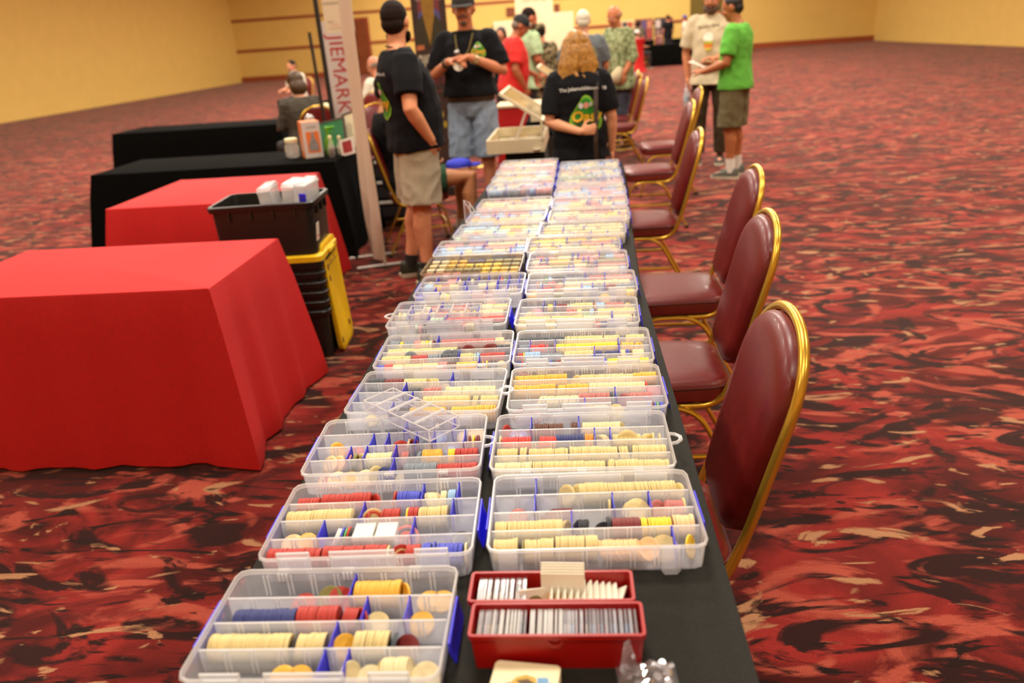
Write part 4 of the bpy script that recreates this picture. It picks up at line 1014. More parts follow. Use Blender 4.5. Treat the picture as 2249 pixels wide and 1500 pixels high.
class Fig:
    """one person, local frame: faces +y, right hand side is +x, metres for a 1.75 m adult, scaled afterwards"""
    def __init__(s_, name, lab, loc, deg, h=1.75, girth=1.0, belly=0.0, pel=(0, 0, .95), lean=(0, 0, 1), head=(0, 0), turn=0.0,
                 elb=None, wri=None, hand=None, knee=None, ank=None, skin=(214, 150, 112), voxel=.010, shoulder=.175, curl=(.5, .5), fem=False, thumb=(None, None)):
        s_.thumb = thumb
        s_.t = thing(name, lab, 'person', loc, math.radians(deg))
        k = h / 1.75; s_.t.scale = (k, k, k)
        s_.vox = voxel; s_.g = girth; s_.belly = belly; s_.fem = fem
        s_.P = Vector(pel); s_.S = Vector(lean).normalized(); s_.X = Vector((1, 0, 0)); s_.F = s_.S.cross(s_.X).normalized() * 1.0
        s_.skin = mat('skin_%d_%d_%d' % skin, srgb(*skin), 0.5, var=0.06, scale=30, spec=0.35)
        # +x side first (right), then left
        s_.sh = [s_.P + s_.S * .452 + s_.X * sx * shoulder for sx in (1, -1)]
        elb = elb or [(.235, -.03, 1.13), (-.235, -.03, 1.13)]
        wri = wri or [(.225, .05, .90), (-.225, .05, .90)]
        s_.el = [Vector(e) for e in elb]; s_.wr = [Vector(e) for e in wri]
        s_.hd = [Vector(x).normalized() if x is not None else None for x in (hand or [(0, .15, -1), (0, .15, -1)])]
        s_.kn = [Vector(x) for x in (knee or [(.105, .015, .50), (-.105, .015, .50)])]
        s_.an = [Vector(x) for x in (ank or [(.115, -.02, .085), (-.115, -.02, .085)])]
        s_.hip = [s_.P + s_.X * sx * .092 - s_.S * .02 for sx in (1, -1)]
        s_.curl = curl
        pitch, yaw = math.radians(head[0]), math.radians(head[1])
        nb = s_.P + s_.S * .525
        s_.HM = Matrix.Rotation(yaw, 3, 'Z') @ Matrix.Rotation(-pitch, 3, 'X')
        s_.nb = nb
        s_.hc = nb + (s_.S * .35 + s_.HM @ Vector((0, .03, .125)) + Vector((0, 0, .0))) * 1.0 - s_.S * .33
        s_.parts = {}
        s_.body()
    def rings(s_, t0, t1, inf, cloth=True):
        R = [(-.10, .105, .085, 0), (-.04, .150, .108, -.005), (.02, .163, .113, -.005), (.10, .156, .104, .0), (.19, .148, .100, .004), (.29, .158, .108, .004), (.37, .168, .108, -.002), (.43, .165, .094, -.008), (.475, .135, .072, -.012), (.505, .085, .058, -.010), (.54, .058, .052, -.002)]
        if cloth: R = [(a, max(rx, .158), max(ry, .110), o) if a < .0 else (a, rx, ry, o) for a, rx, ry, o in R]
        if s_.fem: R = [(a, rx * (.97 if a > .15 else 1.06), ry * (1.0 if a < .2 else 1.06), o) for a, rx, ry, o in R]
        out = []
        ts = sorted(set([t0, t1] + [r[0] for r in R if t0 < r[0] < t1]))
        for t in ts:
            for a, b in zip(R, R[1:]):
                if a[0] - 1e-6 <= t <= b[0] + 1e-6:
                    u = (t - a[0]) / (b[0] - a[0]); v = [a[i] * (1 - u) + b[i] * u for i in range(4)]; break
            gb = s_.g if t < .42 else 1 + (s_.g - 1) * .4
            bel = s_.belly * max(0, 1 - abs(t - .14) / .24)
            rx = v[1] * gb + inf + bel * .4; ry = v[2] * gb + inf + bel * .55; off = v[3] + bel * .45
            c = s_.P + s_.S * t + s_.F * off
            ring = []
            for i in range(20):
                th = 2 * PI * i / 20
                cx, cy = math.cos(th), math.sin(th)
                q = 2.4; den = (abs(cx) ** q + abs(cy) ** q) ** (1 / q)
                ring.append(c + s_.X * (cx / den * rx) + s_.F * (cy / den * ry))
            out.append(ring)
        return out
    def hand_(s_, bm, k):
        w_, e_ = s_.wr[k], s_.el[k]
        dv = s_.hd[k]
        if dv is None: return
        side = s_.X * (1 if k == 0 else -1)
        fore = (w_ - e_).normalized()
        # palm faces the body; thumb points forward
        th = (s_.F - dv * s_.F.dot(dv))
        if s_.thumb[k] is not None: th = Vector(s_.thumb[k]) - dv * Vector(s_.thumb[k]).dot(dv)
        if th.length < .25: th = (-side - dv * (-side).dot(dv))
        th.normalize(); nrm = dv.cross(th).normalized()
        if nrm.dot(-side) < -.05: nrm = -nrm
        tube(bm, [w_ - fore * .01, w_ + dv * .02], [.026, .024], 8, 'round')
        M = Matrix((th, nrm, dv)).transposed()
        ellipsoid(bm, w_ + dv * .052, (.040, .017, .050), M)
        cu = s_.curl[k]
        for q, ln in enumerate((.072, .080, .075, .058)):
            o_ = w_ + dv * (.092 - .004 * abs(q - 1)) + th * (.030 - .0205 * q)
            p0 = o_ - dv * .02; d1 = (dv + th * (.10 - .07 * q) + nrm * cu * .6).normalized(); d2 = (dv + nrm * cu * 2.0).normalized(); d3 = (dv * (1 - cu) + nrm * cu * 2.6).normalized()
            p1 = o_ + d1 * ln * .42; p2 = p1 + d2 * ln * .33; p3 = p2 + d3 * ln * .27
            tube(bm, [p0, o_, p1, p2, p3], [.0095, .0092, .0088, .0082, .0070], 8, 'round')
        b0 = w_ + dv * .028 + th * .028; b1 = b0 + (th * .8 + dv * .55 + nrm * .25).normalized() * .034; b2 = b1 + (dv * .9 + th * .25 + nrm * .45).normalized() * .032; b3 = b2 + (dv + nrm * .5).normalized() * .018
        tube(bm, [b0 - th * .015, b0, b1, b2, b3], [.014, .013, .0108, .0098, .0080], 8, 'round')
    def body(s_):
        bm = bmesh.new()
        loft(bm, s_.rings(-.10, .54, -.006, False))
        tube(bm, [s_.nb - s_.S * .05, lerp(s_.nb, s_.hc, .6)], [.062, .054], 12, 'round')
        H = s_.HM; c = s_.hc
        w = lambda x, y, z: c + H @ Vector((x, y, z))
        ellipsoid(bm, w(0, -.012, .022), (.076, .096, .094), H)
        ellipsoid(bm, w(0, .014, -.045), (.060, .072, .070), H)
        ellipsoid(bm, w(0, .044, -.088), (.034, .036, .026), H)
        tube(bm, [w(0, .082, .018), w(0, .100, -.022), w(0, .090, -.034)], [.008, .0145, .011], 8, 'round')
        for sx in (-1, 1):
            ellipsoid(bm, w(sx * .078, -.012, -.006), (.012, .022, .034), H)
            ellipsoid(bm, w(sx * .036, .066, -.030), (.024, .020, .024), H)
            ellipsoid(bm, w(sx * .030, .074, .022), (.026, .012, .008), H)
        for k in (0, 1):
            sx = 1 if k == 0 else -1
            ellipsoid(bm, s_.sh[k] - s_.X * sx * .012, (.062, .060, .062))
            e, wv = s_.el[k], s_.wr[k]
            tube(bm, [s_.sh[k], lerp(s_.sh[k], e, .35), lerp(s_.sh[k], e, .75), e, lerp(e, wv, .25), lerp(e, wv, .65), wv], [v * (1 + (s_.g - 1) * .6) for v in (.052, .050, .044, .041, .043, .034, .027)], 12, 'round')
            s_.hand_(bm, k)
            h_, kn, an = s_.hip[k], s_.kn[k], s_.an[k]
            tube(bm, [h_, lerp(h_, kn, .3), lerp(h_, kn, .75), kn, lerp(kn, an, .28) - Vector((0, .012, 0)), lerp(kn, an, .6), an], [v * (1 + (s_.g - 1) * .5) for v in (.088, .084, .064, .055, .058, .044, .036)], 12, 'round')
            ellipsoid(bm, an + Vector((0, .06, -.045)), (.040, .12, .036))
        me = remesh(bm, s_.vox, 3); me.materials.append(s_.skin); me.name = 'body'
        s_.bodyo = mesh_obj('body', me, s_.t)
        # face features
        for sx in (-1, 1):
            b2 = bmesh.new(); ellipsoid(b2, w(sx * .030, .0795, .008), (.0125, .0085, .0075), H, 10, 7)
            e = obj('eye', b2, mat('eye_white', srgb(222, 214, 200), 0.3), s_.t, True)
            b2 = bmesh.new(); ellipsoid(b2, w(sx * .030, .0860, .008), (.0058, .0034, .0058), H, 8, 6); obj('iris', b2, mat('iris', srgb(48, 34, 24), 0.2), e, True)
        b2 = bmesh.new(); tube(b2, [w(-.024, .083, -.058), w(-.01, .092, -.055), w(.01, .092, -.055), w(.024, .083, -.058)], [.004, .0062, .0062, .004], 8, 'round')
        obj('mouth', b2, mat('lips', srgb(150, 82, 70), 0.45), s_.t, True)
    def brows(s_, m):
        w = lambda x, y, z: s_.hc + s_.HM @ Vector((x, y, z))
        for sx in (-1, 1):
            b2 = bmesh.new(); tube(b2, [w(sx * .014, .087, .024), w(sx * .032, .086, .029), w(sx * .048, .074, .024)], [.004, .0046, .003], 6, 'round'); obj('eyebrow', b2, m, s_.t, True)
    def garment(s_, name, bm, m, vox=None, smooth=2):
        me = remesh(bm, vox or max(.009, s_.vox * 1.1), smooth); me.name = name
        if s_.vox < .0105 and name != 'belt':
            # cloth wrinkles pressed into the garment itself
            amp = .007 if name in ('shorts', 'trousers', 'jeans') else .0055
            nrm = [v.normal.copy() for v in me.vertices]
            for v, q in zip(me.vertices, nrm):
                c = v.co; h = mnoise.noise((c.x * 9 + c.z * 5, c.y * 9 - c.z * 4, c.z * 8)); h2 = mnoise.noise((c.x * 20 - c.z * 9, c.y * 20, c.z * 15 + 4))
                v.co = c + q * (amp * ((1 - abs(h) * 2.4) * .8 + h2 * .35 - .3))
        for q in (m if isinstance(m, (list, tuple)) else [m]): me.materials.append(q)
        s_.parts[name] = mesh_obj(name, me, s_.t)
        return s_.parts[name]
    def top(s_, name, m, hem=-.10, sleeve=.62, inf=.020, loose=.02, neck=.515, sl_r=.062):
        bm = bmesh.new(); R = s_.rings(max(hem, -.10), neck, inf)
        if hem < -.10:
            dn = [[p - s_.S * (-.10 - hem) + (p - sum(R[0], Vector()) / len(R[0])) * .03 for p in R[0]]]
            R = dn + R
        R[0] = [p + (p - sum(R[0], Vector()) / len(R[0])) * (loose / .15) for p in R[0]]
        c1 = sum(R[1], Vector()) / len(R[1]); 
        if len(R) > 2: R[1] = [p + (p - c1) * (loose / .15 * .8) for p in R[1]]
        loft(bm, R)
        for k in (0, 1):
            a, e, wv = s_.sh[k], s_.el[k], s_.wr[k]; sx = 1 if k == 0 else -1
            ellipsoid(bm, a - s_.X * sx * .014, (.076, .074, .074))
            g = 1 + (s_.g - 1) * .6
            if sleeve <= 1.0:
                tube(bm, [a - (e - a) * .05, lerp(a, e, sleeve * .5), lerp(a, e, sleeve)], [.070 * g, (sl_r + .004) * g, sl_r * g], 14)
            else:
                tube(bm, [a, lerp(a, e, .6), e, lerp(e, wv, .4), lerp(e, wv, sleeve - 1)], [.070 * g, .060 * g, .056 * g, .050 * g, .042 * g], 14)
        return s_.garment(name, bm, m)
    def legs(s_, name, m, length=.85, top=.09, inf=.018, r0=.100, r1=.098):
        """length: 0-1 down to the knee, 1-2 on to the ankle"""
        bm = bmesh.new(); loft(bm, s_.rings(-.10, top, inf, False))
        g = 1 + (s_.g - 1) * .5
        for k in (0, 1):
            h_, kn, an = s_.hip[k], s_.kn[k], s_.an[k]; h_ = h_ + s_.S * .0
            if length <= 1.0: tube(bm, [h_ + (h_ - kn) * .02, lerp(h_, kn, length * .5), lerp(h_, kn, length)], [r0 * g, (r0 + r1) / 2 * g, r1 * g], 14)
            else: tube(bm, [h_, lerp(h_, kn, .5), kn, lerp(kn, an, (length - 1) * .5), lerp(kn, an, length - 1)], [r0 * g, .092 * g, .078 * g, .070 * g, .066 * g], 14)
        return s_.garment(name, bm, m)
    def shoes(s_, m, sole, sock=None, high=.0):
        for k in (0, 1):
            an = s_.an[k]; fl = an.z - .085
            o = an + Vector((0, 0, -an.z + fl))
            bm = bmesh.new()
            def sec(y, hw, z0, z1): return [o + Vector((x, y, z)) for x, z in [(hw * .95, z0), (hw, z0 + (z1 - z0) * .35), (hw * .7, z0 + (z1 - z0) * .85), (0, z1), (-hw * .7, z0 + (z1 - z0) * .85), (-hw, z0 + (z1 - z0) * .35), (-hw * .95, z0)]]
            loft(bm, [sec(-.075, .022, .02, .075), sec(-.06, .036, .02, .11), sec(.0, .042, .02, .125), sec(.06, .046, .02, .085), (sec(.13, .050, .02, .066)), sec(.175, .040, .02, .05), sec(.192, .018, .02, .036)])
            sh = obj('shoe', bm, m, s_.t, True)
            bm = bmesh.new(); pts = [(.040, -.07), (.046, 0), (.052, .12), (.042, .18), (.015, .202), (-.015, .202), (-.042, .18), (-.052, .12), (-.046, 0), (-.040, -.07), (-.015, -.085), (.015, -.085)]
            prism(bm, [(x, y) for x, y in pts][::-1] if False else pts, 0.001, .026, M=Matrix.Translation(o)); obj('sole', bm, sole, sh)
            if sock is not None:
                bm = bmesh.new(); tube(bm, [an + Vector((0, 0, -.02)), lerp(an, s_.kn[k], .16 + high)], [.045, .048], 12); obj('sock', bm, sock, s_.t, True)
    def hair(s_, m, kind='short', name='hair'):
        c, H = s_.hc, s_.HM; w = lambda x, y, z: c + H @ Vector((x, y, z))
        bm = bmesh.new()
        if kind in ('short', 'thin'):
            q = .0 if kind == 'short' else -.006
            ellipsoid(bm, w(0, -.024, .034), (.081 + q, .096 + q, .091 + q), H)
            ellipsoid(bm, w(0, -.052, -.018), (.072, .060, .060), H)
        elif kind == 'fringe':   # bald on top
            for a in np.linspace(.55, 2 * PI - .55, 13):
                ellipsoid(bm, w(.073 * math.sin(a), -.012 + .086 * math.cos(a) * 1.0, -.004), (.016, .016, .034), H) if math.cos(a) < .55 else None
        elif kind == 'bob':
            ellipsoid(bm, w(0, -.022, .034), (.094, .108, .098), H)
            ellipsoid(bm, w(0, -.055, -.05), (.098, .080, .100), H)
        elif kind == 'long':
            ellipsoid(bm, w(0, -.020, .036), (.094, .106, .098), H)
            ellipsoid(bm, w(0, -.062, -.06), (.108, .075, .14), H)
            rh = random.Random(3)
            for i in range(30):
                a = rh.uniform(-1.9, 1.9); x = math.sin(a) * .100; y = -.035 - math.cos(a) * .070
                x2 = x * (1.18 + rh.uniform(-.05, .15)); 
                tube(bm, [w(x * .8, y * .8, .06), w(x, y, -.03), w(x2, y * 1.1, -.12), w(x2 * 1.05 + rh.uniform(-.02, .02), y * 1.05, -.19 + rh.uniform(-.04, .03)), w(x2 * .95, y * 1.25 - .01, -.225 + rh.uniform(-.03, .03))], [.020, .026, .025, .020, .007], 7, 'round')
        elif kind == 'straight':
            ellipsoid(bm, w(0, -.022, .034), (.086, .100, .094), H)
            for sx in (-1, 1): tube(bm, [w(sx * .075, -.01, .02), w(sx * .082, -.01, -.12), w(sx * .080, .01, -.24)], [.026, .032, .016], 8, 'round')
            ellipsoid(bm, w(0, -.065, -.08), (.085, .045, .13), H)
        me = remesh(bm, max(.006, s_.vox * .8), 1); me.materials.append(m)
        return mesh_obj(name, me, s_.t)
    def beard(s_, m, full=True):
        w = lambda x, y, z: s_.hc + s_.HM @ Vector((x, y, z)); bm = bmesh.new()
        if full:
            for a in np.linspace(-1.35, 1.35, 11): ellipsoid(bm, w(.066 * math.sin(a), .024 + .052 * math.cos(a), -.070 - .030 * math.cos(a)), (.017, .017, .028), s_.HM)
        else: ellipsoid(bm, w(0, .072, -.098), (.026, .016, .018), s_.HM)
        tube(bm, [w(-.034, .074, -.062), w(-.016, .090, -.044), w(.016, .090, -.044), w(.034, .074, -.062)], [.007, .0085, .0085, .007], 8, 'round')
        me = remesh(bm, .006, 1); me.materials.append(m); mesh_obj('beard' if full else 'moustache', me, s_.t)
    def cap(s_, m, back=False, under=None):
        w = lambda x, y, z: s_.hc + s_.HM @ Vector((x, y, z)); H = s_.HM
        bm = bmesh.new(); rings = []
        for z, q in ((.020, 1.0), (.045, 1.0), (.075, .93), (.100, .78), (.118, .52), (.126, .2)):
            rings.append([w(.086 * q * math.cos(a), -.014 + .103 * q * math.sin(a), z) for a in np.linspace(0, 2 * PI, 21)[:-1]])
        loft(bm, rings)
        c_ = obj('cap', bm, m, s_.t, True)
        bm = bmesh.new(); r1, r2 = [], []
        for a in np.linspace(.25, PI - .25, 13):
            r1.append((.080 * math.cos(a), .060 + .030 * math.sin(a), .028)); r2.append((.078 * math.cos(a), .082 + .085 * math.sin(a), .016 + .0 * a))
        pts = r1 + r2[::-1]
        loft(bm, [[w(*p) for p in pts], [w(p[0], p[1], p[2] + .005) for p in pts]])
        obj('visor', bm, m, c_, False)
    def decal(s_, on, polys, z, xoff=0.0, face=-1, off=.0060, name='print'):
        """flat print pressed onto a garment: polys = (name, outline or mesh pieces, colour) in metres, x to the viewer's right"""
        me = on.data; bvh = BVHTree.FromPolygons([v.co for v in me.vertices], [tuple(p.vertices) for p in me.polygons])
        base = s_.P + s_.S * (z - s_.P.z)
        vx = s_.X * (1 if face < 0 else -1)
        for layer, (nm, faces, colr) in enumerate(polys):
            bm = bmesh.new()
            for poly in faces:
                vs = []
                for x, y in poly:
                    o_ = base + vx * (x + xoff) + s_.S * y + s_.F * face * .6
                    hit = bvh.ray_cast(o_, -s_.F * face)
                    if hit[0] is None: break
                    vs.append(hit[0] + s_.F * face * (off + layer * .0012))
                if len(vs) == len(poly):
                    bm.faces.new([bm.verts.new(v) for v in vs])
            bmesh.ops.remove_doubles(bm, verts=bm.verts[:], dist=1e-5)
            obj(nm, bm, mat('print_%d_%d_%d' % colr, srgb(*colr), .6, var=.05), s_.t if True else on, True)

def grid_poly(outline, step=.012):
    """outline filled with small quads so that it can follow cloth"""
    ys = [p[1] for p in outline]; y0, y1 = min(ys), max(ys); out = []
    n = max(2, int((y1 - y0) / step)); cols = 10
    def span(y):
        xs = []
        for a, b in zip(outline, outline[1:] + outline[:1]):
            if (a[1] <= y < b[1]) or (b[1] <= y < a[1]): xs.append(a[0] + (b[0] - a[0]) * (y - a[1]) / (b[1] - a[1]))
        return (min(xs), max(xs)) if len(xs) >= 2 else None
    for i in range(n):
        a, b = y0 + (y1 - y0) * (i + .001) / n, y0 + (y1 - y0) * (i + .999) / n
        s0, s1 = span(a), span(b)
        if not s0 or not s1: continue
        for j in range(cols):
            f0, f1 = j / cols, (j + 1) / cols
            out.append([(s0[0] + (s0[1] - s0[0]) * f0, a), (s0[0] + (s0[1] - s0[0]) * f1, a), (s1[0] + (s1[1] - s1[0]) * f1, b), (s1[0] + (s1[1] - s1[0]) * f0, b)])
    return out
def ell_poly(cx, cy, rx, ry): return [(cx + rx * math.cos(a), cy + ry * math.sin(a)) for a in np.linspace(0, 2 * PI, 17)[:-1]]
def text_polys(txt, size, x=0, y=0, rot=0.0, shear=0.0, bold=0.0, arc=0.0, align='CENTER', sx=1.0):
    cu = bpy.data.curves.new('t', 'FONT'); cu.body = txt; cu.size = size; cu.align_x = align; cu.align_y = 'CENTER'; cu.resolution_u = 2; cu.shear = shear; cu.offset = bold
    o = bpy.data.objects.new('t', cu); COL.objects.link(o)
    dg = bpy.context.evaluated_depsgraph_get(); dg.update()
    me = o.evaluated_get(dg).to_mesh()
    c, s2 = math.cos(rot), math.sin(rot); out = []
    for p in me.polygons:
        q = []
        for vi in p.vertices:
            a, b = me.vertices[vi].co.x * sx, me.vertices[vi].co.y
            b += -arc * a * a
            q.append((x + a * c - b * s2, y + a * s2 + b * c))
        out.append(q)
    o.evaluated_get(dg).to_mesh_clear(); bpy.data.objects.remove(o)
    return out
def emblem(k=1.0, x=0.0, y=0.0):
    pear = [(-.002, .105), (.022, .098), (.040, .070), (.062, .045), (.066, .022), (.088, -.005), (.098, -.045), (.086, -.085), (.045, -.108), (.0, -.118), (-.045, -.108), (-.084, -.085), (-.098, -.045), (-.090, -.010), (-.060, .035), (-.030, .080), (-.018, .100)]
    sc = lambda P, q: [(x + a * q * k, y + b * q * k) for a, b in P]
    L_ = [('emblem_edge', grid_poly(sc(pear, 1.0)), (126, 178, 40)), ('emblem_field', grid_poly(sc(pear, .87)), (44, 142, 30)),
          ('emblem_shade', grid_poly(sc([(-.080, -.030), (-.040, -.052), (.0, -.030), (.04, -.055), (.082, -.035), (.060, -.068), (.0, -.060), (-.055, -.072)], 1.0)), (16, 70, 20)),
          ('emblem_dots', [sc(ell_poly(-.030, .045, .013, .016), 1)] , (226, 224, 230)), ('emblem_dot', [sc(ell_poly(.0, .047, .016, .018), 1)], (232, 160, 140)), ('emblem_dot', [sc(ell_poly(.028, .052, .012, .014), 1)], (200, 214, 190)),
          ('emblem_script', [[(x + a * k, y + b * k) for a, b in p] for p in text_polys('Oasy', .085, 0, -.018, .0, .15, .0022)], (236, 178, 36))]
    return L_
TAN = (222, 158, 116)
BLACK_T = mat('black_tee', srgb(16, 17, 21), 0.85, var=0.15, scale=60, spec=0.2)
WHITE_INK = (214, 212, 204)
M_hair_d = mat('dark_brown_hair', srgb(30, 18, 10), 0.8, var=0.25, scale=80, spec=.2)
M_sole_w = mat('pale_rubber', srgb(206, 196, 170), 0.6)

# 1 man in black tee and khaki shorts, hand in pocket
a = Fig('person', 'man in black tee and khaki shorts with one hand in his pocket', (-1.045, 5.16, 0), -66, 1.80, 1.13, .06, lean=(0, -.10, 1), pel=(0, .035, .95), head=(4, 58), skin=(222, 150, 108), voxel=.0075,
        elb=[(.298, -.04, 1.13), (-.275, -.02, 1.12)], wri=[(.222, .085, .930), (-.25, .05, .92)], hand=[(-.34, -.04, -1), (0, .2, -1)], knee=[(.11, .01, .50), (-.11, .03, .50)], ank=[(.13, .0, .085), (-.12, -.06, .085)], curl=(.3, .5))
tee = a.top('shirt', BLACK_T, hem=-.08, sleeve=.74, inf=.030, sl_r=.078)
a.legs('shorts', mat('khaki', srgb(178, 164, 138), 0.85, var=0.10, scale=14, bump=.2), .93, .05, .016, .120, .124)
a.hair(M_hair_d, 'short'); a.beard(M_hair_d)
a.shoes(mat('dark_green_shoe', srgb(40, 46, 28), 0.6), M_sole_w, mat('dark_sock', srgb(34, 32, 30), 0.8))
a.decal(tee, emblem(1.05, .01, 0), 1.19, name='emblem')
a.decal(tee, [('lettering', text_polys('The Jokerschildmore 18', .026, 0, .0, 0, 0, .0004, .3), WHITE_INK)], 1.345)
bm = bmesh.new(); tube(bm, [a.nb + Vector((.062 * math.cos(t), .058 * math.sin(t) - .004, -.010 + .02 * math.sin(t + PI) - (.10 if math.sin(t) > .9 else 0) * 0)) for t in np.linspace(0, 2 * PI, 21)], .0045, 6); obj('cord_necklace', bm, mat('cord', srgb(30, 20, 14), 0.7), a.t, True)

# 2 man in black cap and jean shorts facing the camera
a = Fig('person', 'man in dark cap, black tee and jean shorts, hands joined', (-.805, 6.74, 0), 174, 1.90, .95, .035, head=(5, 4), skin=(212, 138, 100), voxel=.0075,
        elb=[(.268, .02, 1.16), (-.268, .02, 1.17)], wri=[(.085, .255, 1.265), (-.065, .255, 1.285)], hand=[(-.9, .35, .05), (.9, .35, .05)], curl=(.65, .55))
tee = a.top('shirt', BLACK_T, hem=.055, sleeve=.84, inf=.028, sl_r=.076)
a.legs('shorts', mat('light_denim', srgb(136, 152, 172), 0.9, var=0.16, scale=30), .90, .045, .016, .102, .108)
bm = bmesh.new(); loft(bm, [[p * 1 for p in r] for r in a.rings(.012, .058, .024)]); a.garment('belt', bm, mat('brown_belt', srgb(56, 34, 20), 0.5), .008, 1)
a.hair(mat('grey_brown_hair', srgb(88, 70, 56), 0.6), 'thin'); a.cap(mat('dark_cap', srgb(40, 38, 34), 0.8)); a.beard(mat('grey_moustache', srgb(92, 70, 58), 0.7), False); a.brows(M_hair_d)
w = lambda x, y, z: a.hc + a.HM @ Vector((x, y, z))
for sx in (-1, 1):
    bm = bmesh.new(); tube(bm, [w(sx * .034 + .022 * math.cos(t), .096, .010 + .017 * math.sin(t)) for t in np.linspace(0, 2 * PI, 15)], .0017, 5); tube(bm, [w(sx * .056, .094, .014), w(sx * .082, .02, .012)], .0017, 5); obj('spectacles', bm, mat('spectacle_wire', srgb(70, 60, 50), 0.3, 0.7), a.t, True)
a.shoes(mat('white_sneaker', srgb(210, 206, 196), 0.6), M_sole_w, mat('white_sock', srgb(226, 220, 206), 0.9))
a.decal(tee, emblem(.55, 0, 0), 1.325, .105, 1)
bm = bmesh.new()
for sx in (-1, 1): tube(bm, [a.nb + Vector((sx * .062, -.01, .0)), a.nb + Vector((sx * .066, .085, -.04)), a.nb + Vector((sx * .045, .150, -.14)), a.nb + Vector((0, .165, -.205))], .0055, 6)
obj('lanyard', bm, mat('gold_black_lanyard', srgb(110, 92, 30), 0.6), a.t, True)
bm = bmesh.new(); tube(bm, [lerp(a.wr[0], a.el[0], .10), lerp(a.wr[0], a.el[0], .20)], .036, 14); obj('bracelet', bm, mat('dark_band', srgb(52, 50, 40), 0.5), a.t, True)
bm = bmesh.new(); tube(bm, [lerp(a.wr[1], a.el[1], .10), lerp(a.wr[1], a.el[1], .20)], .036, 14); obj('wristwatch', bm, mat('pale_watch', srgb(200, 180, 140), 0.3, 0.6), a.t, True)
M_ = a.t.matrix_basis.copy()
def to_world(fig, p):
    k = fig.t.scale[0]; return Matrix.Rotation(fig.t.rotation_euler[2], 3, 'Z') @ (Vector(p) * k) + Vector(fig.t.location)
bm = bmesh.new(); tube(bm, [(0, 0, -.004), (0, 0, .004)], .045, 18); bevel_all(bm, .001, 1)
o = obj('paper_badge', bm, M_card, None, True, to_world(a, (.005, .305, 1.235)), (math.radians(75), 0, 0)); tag(o, 'small white round item held by the man in the dark cap', 'badge')
bm = bmesh.new(); ellipsoid(bm, (0, 0, 0), (.018, .012, .014)); ellipsoid(bm, (0.016, 0, .008), (.010, .008, .010)); o = obj('metal_trinket', bm, M_silver, None, True, to_world(a, (.01, .325, 1.325))); tag(o, 'shiny little metal trinket between the fingers of the man in the dark cap', 'trinket')

# 3 woman with blond hair, seen from behind
a = Fig('person', 'woman with shoulder-length blond hair and black tee, back turned, bag strap in hand', (.070, 5.43, 0), 5, 1.545, 1.04, .02, head=(6, 12), skin=(226, 160, 120), voxel=.0075, fem=True,
        elb=[(.240, -.02, 1.12), (-.236, -.06, 1.11)], wri=[(.245, .03, .87), (-.02, -.195, 1.045)], hand=[(0, .1, -1), (.95, -.10, .12)], curl=(.35, 1.0), thumb=(None, (0, 0, 1)))
tee = a.top('shirt', BLACK_T, hem=-.12, sleeve=.84, inf=.028, sl_r=.076)
a.legs('trousers', mat('black_trousers', srgb(30, 30, 34), 0.85), 1.9, .05, .016)
M_blond = mat('blond_hair', srgb(166, 116, 46), 0.45, var=0.40, scale=45)
hr = a.hair(M_blond, 'long')
bm = bmesh.new(); c_ = a.hc + Vector((.012, -.125, -.205)); tube(bm, [c_ + Vector((.032 * math.cos(t), -.004 * t, .030 * math.sin(t))) for t in np.linspace(1.2, 7.2, 18)], [.016] * 14 + [.014, .012, .009, .006], 8, 'round'); obj('hair_curl', bm, M_blond, hr, True)
a.shoes(mat('black_shoe', srgb(26, 26, 26), 0.5), mat('black_rubber', srgb(24, 22, 22), 0.7))
a.decal(tee, emblem(1.28, .035, 0), 1.165)
a.decal(tee, [('lettering', text_polys('The Jokerschildmore   18', .034, .02, .0, 0, 0, .0006, .35), WHITE_INK)], 1.345)
bm = bmesh.new()
loft(bm, [[Vector((x + dx, y + dy, z)) for dx, dy in ((-.016, -.003), (.016, -.003), (.016, .003), (-.016, .003))] for x, y, z in ((.135, .03, 1.455), (.128, -.05, 1.452), (.115, -.118, 1.36), (.105, -.165, 1.22), (.10, -.19, 1.08), (.095, -.20, .97), (.098, -.19, .82), (.10, -.17, .66))][::-1])
o = obj('bag_strap', bm, mat('dark_strap', srgb(52, 34, 22), 0.55), None, False, a.t.location, (0, 0, math.radians(5))); o.scale = a.t.scale
tag(o, 'dark brown bag strap hanging down the back of the blond woman', 'strap')

# 4 man in red shirt, black cap, in profile
a = Fig('person', 'man in red tee and black baseball cap, head bent, seen from the side', (-.675, 10.0, 0), -72, 1.78, 1.15, .05, head=(30, -6), lean=(0, .10, 1), skin=(176, 104, 68), voxel=.010,
        elb=[(.26, -.02, 1.12), (-.24, .12, 1.12)], wri=[(.20, .10, .90), (-.14, .34, 1.02)])
tee = a.top('shirt', mat('red_tee', srgb(206, 34, 26), 0.85, var=0.08, scale=20), hem=-.10, sleeve=.80, inf=.028, sl_r=.078)
a.legs('trousers', mat('dark_trousers', srgb(44, 40, 38), 0.85), 1.92, .05); a.hair(mat('grey_hair', srgb(120, 104, 88), 0.6), 'thin'); a.cap(mat('black_cap', srgb(22, 22, 24), 0.8)); a.shoes(mat('brown_shoe', srgb(60, 40, 26), 0.5), M_sole_w)
a.decal(tee, [('chest_print', text_polys('RENO', .07, 0, 0, 0, 0, .001), (226, 170, 160))], 1.22, 0, 1)
w = lambda x, y, z: a.hc + a.HM @ Vector((x, y, z))
bm = bmesh.new(); ellipsoid(bm, w(0, .092, .062), (.026, .012, .020), a.HM); obj('cap_badge', bm, mat('cap_badge', srgb(180, 180, 150), 0.5), a.t, True)

